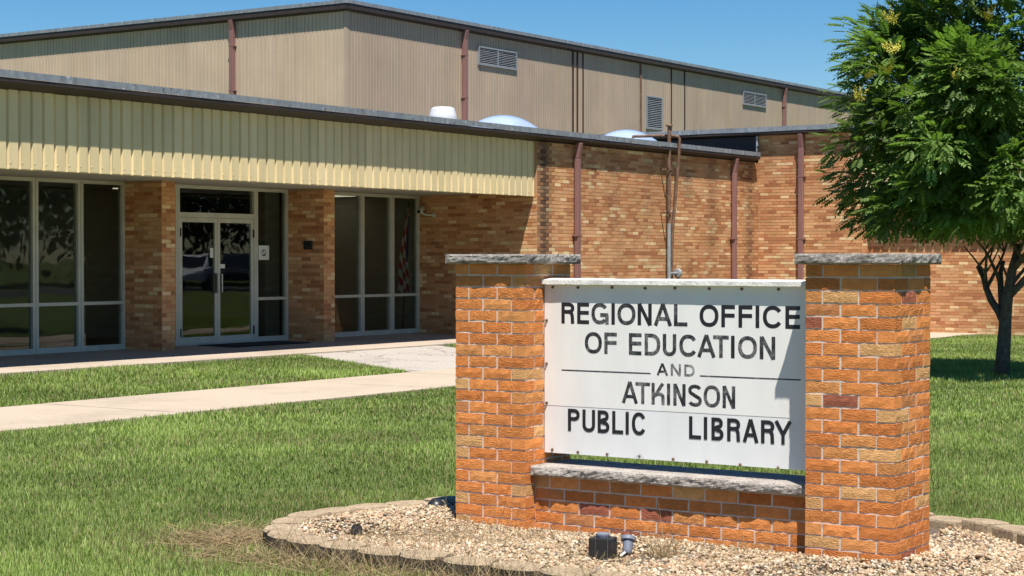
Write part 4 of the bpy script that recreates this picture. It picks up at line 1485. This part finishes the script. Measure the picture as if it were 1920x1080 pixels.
dl = empty('dome_light', (9.12, 6.66, 0.06), 'black dome shaped light by the back edging left of the far pillar', 'light')
MB().lathe((9.12, 6.66, 0.062), [(0.062, 0.0), (0.060, 0.02), (0.050, 0.045), (0.032, 0.062), (0.010, 0.068)], 18).build('hood', 'black_plastic', dl, smooth=True)
MB().lathe((9.12, 6.66, 0.047), [(0.070, 0.0), (0.070, 0.022), (0.064, 0.026)], 18).build('rim', 'black_plastic', dl)
cone_light(8.05, 6.46, 0.082, 0.70, 'small black spotlight lying in gravel at the rounded planter end', R(75), R(250))
def rock(x, y, z, s, label):
    V = [(x + p[0] * s * 1.3 * random.uniform(.75, 1.2), y + p[1] * s * random.uniform(.75, 1.2), z + p[2] * s * 0.8 * random.uniform(.75, 1.2)) for p in IV]
    tag(MB().add(V, [tuple(f) for f in IF]).build('rock', 'rock_dark', origin=(x, y, z)), label, 'rock')
rock(8.47, 6.86, 0.07, 0.034, 'dark grey rock on the gravel beside the back edging')
rock(9.36, 6.50, 0.06, 0.07, 'large black rock lying in the gravel against the far pillar')

# ------------------------------------------------------------------ grass and straw
PATCH = [(5, 15.5), (20.55, 15.5), (21.72, 18.40), (5, 18.40)]
def grass_points(n, poly):
    xs, ys = np.array([p[0] for p in poly]), np.array([p[1] for p in poly])
    x = rng.uniform(xs.min(), xs.max(), n)
    y = rng.uniform(ys.min(), ys.max(), n)
    ok = inside(x, y, poly)
    return x[ok], y[ok]
def view_mask(x, y, m=0.06):
    d = x * math.cos(YAW) + y * math.sin(YAW)
    r = x * math.sin(YAW) - y * math.cos(YAW)
    return (np.abs(r / np.maximum(d, 0.1)) < 0.2813 + m) & (d > 8.2)
OUT_POLY = [(p.x, p.y) for p in LOOP]
def blades(x, y, h, w, tint, lean=0.85):
    """3-triangle bent blades"""
    n = len(x)
    a = rng.uniform(0, 2 * np.pi, n)
    dx, dy = np.cos(a), np.sin(a)
    wx, wy = -dy * w / 2, dx * w / 2
    l = rng.uniform(0.1, 1.0, n) * lean * h
    zb_ = zg(y)
    z0 = zb_ - 0.005
    V = np.empty((n, 5, 3))
    V[:, 0] = np.stack([x - wx, y - wy, z0], 1)
    V[:, 1] = np.stack([x + wx, y + wy, z0], 1)
    V[:, 2] = np.stack([x - wx * .8 + dx * l * .35, y - wy * .8 + dy * l * .35, zb_ + h * 0.62], 1)
    V[:, 3] = np.stack([x + wx * .8 + dx * l * .35, y + wy * .8 + dy * l * .35, zb_ + h * 0.62], 1)
    V[:, 4] = np.stack([x + dx * l, y + dy * l, zb_ + h], 1)
    F = np.array([[0, 1, 3], [0, 3, 2], [2, 3, 4]])[None] + (np.arange(n) * 5)[:, None, None]
    return V.reshape(-1, 3), F.reshape(-1), np.repeat(tint, 3, axis=0)
def grass_zone(dens, poly, hh, ww, margin=0.06, keep=None):
    xs, ys = [p[0] for p in poly], [p[1] for p in poly]
    area = (max(xs) - min(xs)) * (max(ys) - min(ys))
    x, y = grass_points(int(area * dens), poly)
    ok = view_mask(x, y, margin) & ~inside(x, y, OUT_POLY)
    if keep is not None:
        ok &= keep(x, y)
    # thin out the bare, trodden ground at the planter's rounded end
    db = np.minimum(np.hypot(x - 7.76, y - 7.08), np.hypot((x - 7.25) * 1.9, np.maximum(0, np.maximum(4.6 - y, y - 6.7)) ) + 0.28)
    near = np.clip((0.52 - db + 0.12 * pnoise(x, y, 9.0)) / 0.30, 0, 1)
    ok &= rng.random(len(x)) > near * 0.97
    ok &= rng.random(len(x)) < 0.86 + 0.2 * pnoise(x, y, 3.1)
    x, y = x[ok], y[ok]
    n = len(x)
    p1, p2, p3 = pnoise(x, y, 1.1), pnoise(x, y, 3.3, 2.0), pnoise(x, y, 8.0, 4.0)
    h = hh * (0.78 + 0.20 * p1 + 0.12 * p2) * rng.uniform(0.55, 1.25, n)
    w = ww * rng.uniform(0.7, 1.25, n)
    k = np.clip(0.56 + 0.42 * p1 + 0.34 * p2 + 0.26 * p3 + rng.normal(0, 0.32, n), 0, 1.3)[:, None]
    c = np.array((0.118, 0.170, 0.040)) * (1 - k) + np.array((0.330, 0.415, 0.115)) * k
    dry = rng.random(n) < (0.09 + 0.26 * np.clip(pnoise(x, y, 2.2, 7.0), 0, 1) + 0.5 * np.clip(1.15 - db[ok], 0, 0.6))
    c[dry] = np.array((0.34, 0.27, 0.14)) * rng.uniform(0.6, 1.1, (dry.sum(), 1))
    return blades(x, y, h, w, c)
def d_of(x, y):
    return x * math.cos(YAW) + y * math.sin(YAW)
LAWN = [(2, -4), (30, -4), (30, 13.28), (2, 13.28)]
zones = [
    grass_zone(6600, [(4, -3), (14, -3), (14, 10.5), (4, 10.5)], 0.050, 0.0042, 0.13, lambda x, y: (d_of(x, y) < 12.6)),
    grass_zone(2800, [(5, -4), (24, -4), (24, 13.28), (5, 13.28)], 0.053, 0.0060, 0.13, lambda x, y: (d_of(x, y) >= 12.6) & (d_of(x, y) < 17.5) & (((x * math.sin(YAW) - y * math.cos(YAW)) / d_of(x, y) < 0.19) | True)),
    grass_zone(1250, [(6, -4), (37, -4), (37, 13.28), (6, 13.28)], 0.056, 0.010, 0.14, lambda x, y: (d_of(x, y) >= 17.5) & (d_of(x, y) < 38)),
    grass_zone(1500, PATCH, 0.070, 0.010, 0.03),
    grass_zone(1100, [(24.5, 15.5), (36, 15.5), (36, 17.6), (28.0, 17.6), (28.0, 18.4), (25.4, 18.4)], 0.085, 0.011, 0.0),
]
V = np.concatenate([z[0] for z in zones])
offs = np.cumsum([0] + [len(z[0]) for z in zones[:-1]])
F = np.concatenate([z[1] + o for z, o in zip(zones, offs)])
C = np.concatenate([z[2] for z in zones])
print('GRASS TRIS', len(F) // 3)
tag(raw_mesh('grass', V, F, 3, 'grass', None, C), 'mown green lawn grass round the sign and path', 'grass', kind='stuff')

# straw: thin curved dead stems, lying or standing
def straw(P, length, dirs, w, arch, tint):
    """P (n,3) roots, dirs (n,3) unit, 4-segment ribbons"""
    n = len(P)
    m = 5
    t = np.linspace(0, 1, m)
    side = np.cross(dirs, rng.normal(0, 1, (n, 3)))
    side /= np.linalg.norm(side, axis=1, keepdims=True) + 1e-9
    bend = rng.normal(0, 1, (n, 3)) * arch[:, None]
    V = np.empty((n, m, 2, 3))
    for i, u in enumerate(t):
        c = P + dirs * (length * u)[:, None] + bend * (u * u * length)[:, None]
        c[:, 2] = np.maximum(c[:, 2], P[:, 2] * 0.3 + 0.004)
        ww = w[:, None] * (1 - 0.75 * u)
        V[:, i, 0] = c - side * ww / 2
        V[:, i, 1] = c + side * ww / 2
    q = []
    for i in range(m - 1):
        a = i * 2
        q += [[a, a + 1, a + 3, a + 2]]
    F = np.array(q)[None] + (np.arange(n) * m * 2)[:, None, None]
    return V.reshape(-1, 3), F.reshape(-1), np.repeat(tint, m - 1, axis=0)
def rand_dirs(n, up0, up1):
    a = rng.uniform(0, 2 * np.pi, n)
    e = rng.uniform(up0, up1, n)
    return np.stack([np.cos(a) * np.cos(e), np.sin(a) * np.cos(e), np.sin(e)], 1)
def tints(n):
    return np.array((0.36, 0.265, 0.145)) * rng.uniform(0.55, 1.25, (n, 1)) * np.array([1, 1, 1]) + rng.normal(0, 0.012, (n, 3))
parts = []
n = 3600   # matted straw on the bare ground and along the front edging
s = rng.random(n)
px_ = np.where(s < 0.5, rng.normal(7.74, 0.17, n), rng.uniform(7.06, 7.42, n))
py_ = np.where(s < 0.5, rng.normal(7.10, 0.17, n), rng.uniform(4.2, 6.9, n))
parts.append(straw(np.stack([px_, py_, rng.uniform(0.004, 0.03, n)], 1), rng.uniform(0.06, 0.22, n), rand_dirs(n, -0.05, 0.35), rng.uniform(0.0022, 0.0042, n), np.abs(rng.normal(0.15, 0.12, n)), tints(n)))
n = 950    # taller dead grass leaning against the front blocks
parts.append(straw(np.stack([rng.uniform(7.20, 7.42, n), rng.uniform(4.3, 6.5, n), np.full(n, 0.0)], 1), rng.uniform(0.10, 0.30, n), rand_dirs(n, 0.4, 1.3), rng.uniform(0.0022, 0.004, n), np.abs(rng.normal(0.25, 0.15, n)), tints(n)))
for (cx, cy, k, ln0, ln1, sd) in ((8.42, 4.66, 120, 0.08, 0.22, 0.05), (8.20, 5.85, 190, 0.05, 0.15, 0.16), (8.05, 6.15, 150, 0.05, 0.14, 0.15), (8.5, 5.55, 140, 0.05, 0.12, 0.14), (8.35, 5.2, 40, 0.04, 0.10, 0.2), (8.65, 4.45, 220, 0.03, 0.10, 0.20), (8.5, 4.0, 200, 0.03, 0.08, 0.30), (8.2, 6.4, 40, 0.04, 0.11, 0.2)):
    parts.append(straw(np.stack([rng.normal(cx, sd, k), rng.normal(cy, sd, k), np.full(k, 0.055)], 1), rng.uniform(ln0, ln1, k), rand_dirs(k, 0.3, 1.45), rng.uniform(0.0016, 0.003, k), np.abs(rng.normal(0.2, 0.15, k)), tints(k)))
n = 9      # tall stalks in front of the far pillar
roots = np.stack([rng.uniform(8.35, 8.72, n), rng.uniform(5.75, 6.2, n), np.full(n, 0.05)], 1)
dr = np.stack([rng.normal(0, 0.10, n), rng.normal(-0.16, 0.14, n), np.ones(n)], 1)
dr /= np.linalg.norm(dr, axis=1, keepdims=True)
parts.append(straw(roots, rng.uniform(0.20, 0.52, n), dr, np.full(n, 0.0032), np.full(n, 0.06), tints(n)))
n = 2400    # fine litter over the gravel
parts.append(straw(np.stack([rng.uniform(7.7, 8.8, n), rng.uniform(3.0, 6.8, n), np.full(n, 0.07)], 1), rng.uniform(0.02, 0.08, n), rand_dirs(n, -0.1, 0.5), rng.uniform(0.0015, 0.0028, n), np.abs(rng.normal(0.2, 0.1, n)), tints(n) * 0.8))
V = np.concatenate([z[0] for z in parts])
offs = np.cumsum([0] + [len(z[0]) for z in parts[:-1]])
F = np.concatenate([z[1] + o for z, o in zip(parts, offs)])
C = np.clip(np.concatenate([z[2] for z in parts]), 0.01, 1)
tag(raw_mesh('dry_grass', V, F, 4, 'straw', None, C), 'dry straw and dead grass stalks along the planter edge', 'dry grass', kind='stuff')

# ------------------------------------------------------------------ trees
def leaf_template(nl=6, L=0.27):
    """pinnate leaf along +x, drooping; leaflets as folded diamonds; returns verts, tris"""
    V, F = [], []
    for i in range(nl):
        u = (i + 0.6) / nl
        x, z = L * u, -0.22 * L * u * u
        ll = 0.088 * (0.75 + 0.5 * math.sin(u * math.pi)) * (0.8 if i == 0 else 1)
        for s in ((1, -1) if i < nl - 1 else (0,)):
            if s == 0:
                d = Vector((1, 0, -0.4)).normalized()
                sd = Vector((0, 1, 0))
            else:
                d = Vector((0.55, s * 0.8, -0.28)).normalized()
                sd = Vector((0.8, -s * 0.55, 0)).normalized()
            o = Vector((x, 0, z))
            k = len(V)
            m = o + d * ll * 0.45
            V += [o, m + sd * ll * 0.25 + Vector((0, 0, 0.006)), o + d * ll, m - sd * ll * 0.25 + Vector((0, 0, 0.006))]
            F += [(k, k + 1, k + 2), (k, k + 2, k + 3)]
    return np.array([v[:] for v in V]), np.array(F)
def rot_from(dirs, roll):
    """(n,3,3) frames with x along dirs"""
    n = len(dirs)
    up = np.tile(np.array((0, 0, 1.0)), (n, 1)) + rng.normal(0, 0.25, (n, 3))
    y = np.cross(up, dirs)
    y /= np.linalg.norm(y, axis=1, keepdims=True) + 1e-9
    z = np.cross(dirs, y)
    return np.stack([dirs, y, z], 2)
def crown_mesh(name, tree, P, D, S, tint, LV, LF, mat='leaf'):
    Rm = rot_from(D, None)
    V = np.einsum('nij,vj->nvi', Rm, LV) * S[:, None, None] + P[:, None, :]
    F = LF[None] + (np.arange(len(P)) * len(LV))[:, None, None]
    tt = np.repeat(tint, len(LF), axis=0) * rng.uniform(0.85, 1.15, (len(P) * len(LF), 1))
    return raw_mesh(name, V.reshape(-1, 3), F.reshape(-1), 3, mat, tree, tt)

TX, TY = 24.55, 8.30
tree = empty('golden_rain_tree', (TX, TY, 0), 'leafy green tree with yellow blossom clusters in front of the side wing', 'tree')
def radius_at(z):
    """crown half-width by height"""
    pts = [(2.0, 1.6), (2.3, 1.88), (2.8, 2.06), (3.4, 2.10), (4.2, 2.0), (5.0, 1.68), (5.8, 1.25), (6.5, 0.75), (7.1, 0.2)]
    return np.interp(z, [p[0] for p in pts], [p[1] for p in pts])
tb = MB()
tips = []
def branch(p, d, r, L, depth):
    pts, rad = [p.copy()], [r]
    n = 5
    for i in range(n):
        d = (d + Vector((random.gauss(0, 0.10), random.gauss(0, 0.10), random.gauss(0.02, 0.06)))).normalized()
        p = p + d * (L / n)
        pts.append(p.copy())
        rad.append(r * (1 - 0.55 * (i + 1) / n))
    tb.tube(pts, rad, 8 if depth < 2 else 5)
    if depth >= 3:
        tips.append(pts[-1])
        return
    for k in range(4 if depth == 0 else 3):
        i = random.randint(2, n)
        a = random.uniform(0, 2 * math.pi)
        o = Vector((math.cos(a), math.sin(a), random.uniform(0.45, 1.3)))
        branch(pts[i].copy(), (d * 0.45 + o).normalized(), rad[i] * 0.72, L * random.uniform(0.55, 0.8), depth + 1)
    tips.append(pts[-1])
branch(Vector((TX, TY, -0.05)), Vector((0.02, 0.03, 1)), 0.115, 1.9, 0)
tb.build('trunk', 'bark', tree, smooth=True)
LV, LF = leaf_template()
# clumps spread through the crown's volume, mostly near its uneven surface
clP, clR = [], []
while len(clP) < 255:
    z = 2.15 + 4.7 * random.random() ** 1.2
    a = random.uniform(0, 2 * math.pi)
    lump = 1 + 0.16 * noise.noise(Vector((math.cos(a) * 1.6, math.sin(a) * 1.6, z * 0.9)))
    rr = radius_at(z) * lump * (random.random() ** 0.38) * (random.uniform(1.0, 1.12) if random.random() < 0.25 else 1.0)
    clP.append(Vector((TX + rr * math.cos(a), TY + rr * math.sin(a), z)))
    clR.append(random.uniform(0.20, 0.50))
P, D, S, T = [], [], [], []
for c, r in zip(clP, clR):
    tone = random.uniform(0.7, 1.25)
    out = Vector((c.x - TX, c.y - TY, (c.z - 3.6) * 0.6))
    out = out.normalized() if out.length > 0.01 else Vector((0, 0, 1))
    for _ in range(int(84 * (r / 0.36) ** 1.6)):
        q = Vector((random.gauss(0, 1), random.gauss(0, 1), random.gauss(0, 0.75)))
        q = q.normalized() * r * random.random() ** 0.45
        p = c + q
        if p.z < 2.02:
            continue
        d = (q.normalized() * 0.8 + out * 0.7 + Vector((random.gauss(0, .35), random.gauss(0, .35), random.gauss(-0.05, .3)))).normalized()
        P.append(p[:]); D.append(d[:]); S.append(random.uniform(0.5, 1.05))
        k = tone * random.uniform(0.75, 1.25)
        T.append((0.128 * k, 0.205 * k, 0.048 * k))
print('LEAVES', len(P))
crown_mesh('crown', tree, np.array(P), np.array(D), np.array(S), np.array(T), LV, LF)
# yellow blossom panicles
fl_m = []
for q in range(3):
    b = MB()
    for sp_ in range(9):
        a, t_ = random.uniform(0, 2 * math.pi), random.uniform(0.1, 0.95)
        ax = Vector((math.cos(a) * t_, math.sin(a) * t_, 1.0 - 0.4 * t_)).normalized()
        L_ = random.uniform(0.16, 0.34)
        for _ in range(34):
            u = random.random()
            c = ax * (L_ * (0.15 + 0.85 * u)) + Vector((random.gauss(0, 1), random.gauss(0, 1), random.gauss(0, 1))) * (0.032 * (1.1 - u))
            d = Vector((random.gauss(0, 1), random.gauss(0, 1), random.gauss(0, 1))).normalized() * 0.017
            e_ = d.orthogonal().normalized() * 0.011
            b.add([c - d * 0.6, c + e_, c + d, c - e_], [(0, 1, 2, 3)])
    fl_m.append(b.mesh('flower_cluster', 'flower'))
def at_px(px, py, d):
    r = (px - 960) / 3413 * d
    return (r * math.sin(YAW) + d * math.cos(YAW), -r * math.cos(YAW) + d * math.sin(YAW), CAM_Z + (485 - py) / 3413 * d)
for i, (px, py) in enumerate(((1672, 45), (1626, 148), (1609, 192), (1664, 140), (1672, 100), (1790, 150), (1850, 40))):
    dd = 23.05 if px > 1640 else 23.5
    M = Matrix.Translation(at_px(px, py, dd)) @ Matrix.Rotation(random.uniform(0, 6), 4, 'Z') @ Matrix.Rotation(random.uniform(-0.4, 0.4), 4, 'X') @ Matrix.Scale(random.uniform(0.55, 0.85), 4)
    tag(place('flower_cluster', fl_m[i % 3], M, tree), kind='stuff')

# trees and vehicles over the street, seen as reflections in the doors
bv, bf = leaf_template(2, 0.5)
def far_tree(x, y, h, r, label):
    t = empty('shade_tree', (x, y, 0), label, 'tree', 'trees over the street')
    MB().tube([(x, y, -0.1), (x + 0.1, y, h * 0.25), (x, y + 0.1, h * 0.6)], [0.35, 0.28, 0.10], 8).build('trunk', 'bark', t)
    n = 4500
    a = rng.normal(0, 1, (n, 3))
    a /= np.linalg.norm(a, axis=1, keepdims=True)
    lump = 1 + 0.25 * np.sin(a[:, 0] * 5 + x) * np.sin(a[:, 1] * 4 + a[:, 2] * 5 + y)
    P = a * (rng.random(n) ** 0.4 * lump)[:, None] * np.array((r, r, h * 0.40)) + np.array((x, y, h * 0.58))
    D = a + rng.normal(0, 0.5, (n, 3))
    D /= np.linalg.norm(D, axis=1, keepdims=True)
    tn = np.array((0.040, 0.078, 0.020)) * rng.uniform(0.6, 1.2, (n, 1))
    crown_mesh('crown', t, P, D, rng.uniform(8, 13, n) * 0.6, tn, bv, bf)
for i, (x, y, h, r) in enumerate(((58, -48, 15, 7.5), (72, -46, 17, 8), (86, -44, 15, 7.5), (100, -42, 17, 8.5), (114, -40, 16, 8), (46, -50, 14, 7))):
    far_tree(x, y, h, r, 'broad dark tree over the street, reflected in the entrance glass')
MAT['car_white'] = simple('white_car_paint', (0.75, 0.75, 0.75), 0.25, 0.03)
MAT['car_dark'] = simple('dark_car_paint', (0.03, 0.035, 0.045), 0.25, 0.05)
MAT['car_glass'] = simple('dark_car_glass', (0.02, 0.025, 0.03), 0.08, 0.05)
def pickup(x, y, rz, paint, label):
    t = empty('pickup_truck', (x, y, 0.012), label, 'truck')
    t.rotation_euler = (0, 0, 0)
    M = Matrix.Translation((x, y, 0.012)) @ Matrix.Rotation(rz, 4, 'Z')
    def fin(b, nm, mat, bev=0.0):
        b.v = [tuple(M @ Vector(v)) for v in b.v]
        return b.build(nm, mat, t, bevel=bev)
    def side_prism(prof, w, nm, mat, bev=0.0):
        b = MB()
        n = len(prof)
        b.add([(px, -w, pz) for px, pz in prof] + [(px, w, pz) for px, pz in prof], [tuple(range(n)), tuple(range(2 * n - 1, n - 1, -1))] + [(i, i + n, (i + 1) % n + n, (i + 1) % n) for i in range(n)])
        return fin(b, nm, mat, bev)
    side_prism([(-2.75, 0.55), (2.7, 0.50), (2.75, 0.85), (2.6, 1.08), (1.25, 1.16), (-0.75, 1.16), (-0.80, 1.30), (-2.75, 1.30)], 0.98, 'body', paint, 0.05)
    side_prism([(-0.75, 1.16), (1.25, 1.16), (0.55, 1.80), (0.35, 1.86), (-0.55, 1.86), (-0.72, 1.75)], 0.82, 'cab', paint, 0.04)
    for s in (-1, 1):
        b = MB().add([(-0.55, s * 0.828, 1.20), (1.05, s * 0.828, 1.20), (0.52, s * 0.828, 1.70), (-0.50, s * 0.828, 1.74)], [(0, 1, 2, 3)])
        fin(b, 'side_window', 'car_glass')
    fin(MB().add([(1.20, -0.72, 1.22), (1.20, 0.72, 1.22), (0.63, 0.70, 1.76), (0.63, -0.70, 1.76)], [(0, 1, 2, 3)]), 'windscreen', 'car_glass')
    for wx in (-1.75, 1.75):
        for s in (-1, 1):
            w = fin(MB().lathe((wx, s * 0.90, 0.39), [(0.30, -0.12), (0.39, -0.10), (0.39, 0.10), (0.30, 0.12)], 20, 'y'), 'wheel', 'rubber')
            fin(MB().lathe((wx, s * (0.90 + 0.125), 0.39), [(0.22, -0.01), (0.24, 0.0), (0.10, 0.012)], 16, 'y'), 'rim', 'steel')
    for s in (-1, 1):
        fin(MB().box(2.70, 2.77, s * 0.75 - 0.16, s * 0.75 + 0.16, 0.80, 0.98), 'headlight', 'paper')
    return t
pickup(70.2, -24.8, R(146), 'car_white', 'white pickup truck parked over the street, reflected in the left door pane')
pickup(73.0, -24.2, R(140), 'car_dark', 'dark pickup truck parked over the street, reflected in the right door pane')
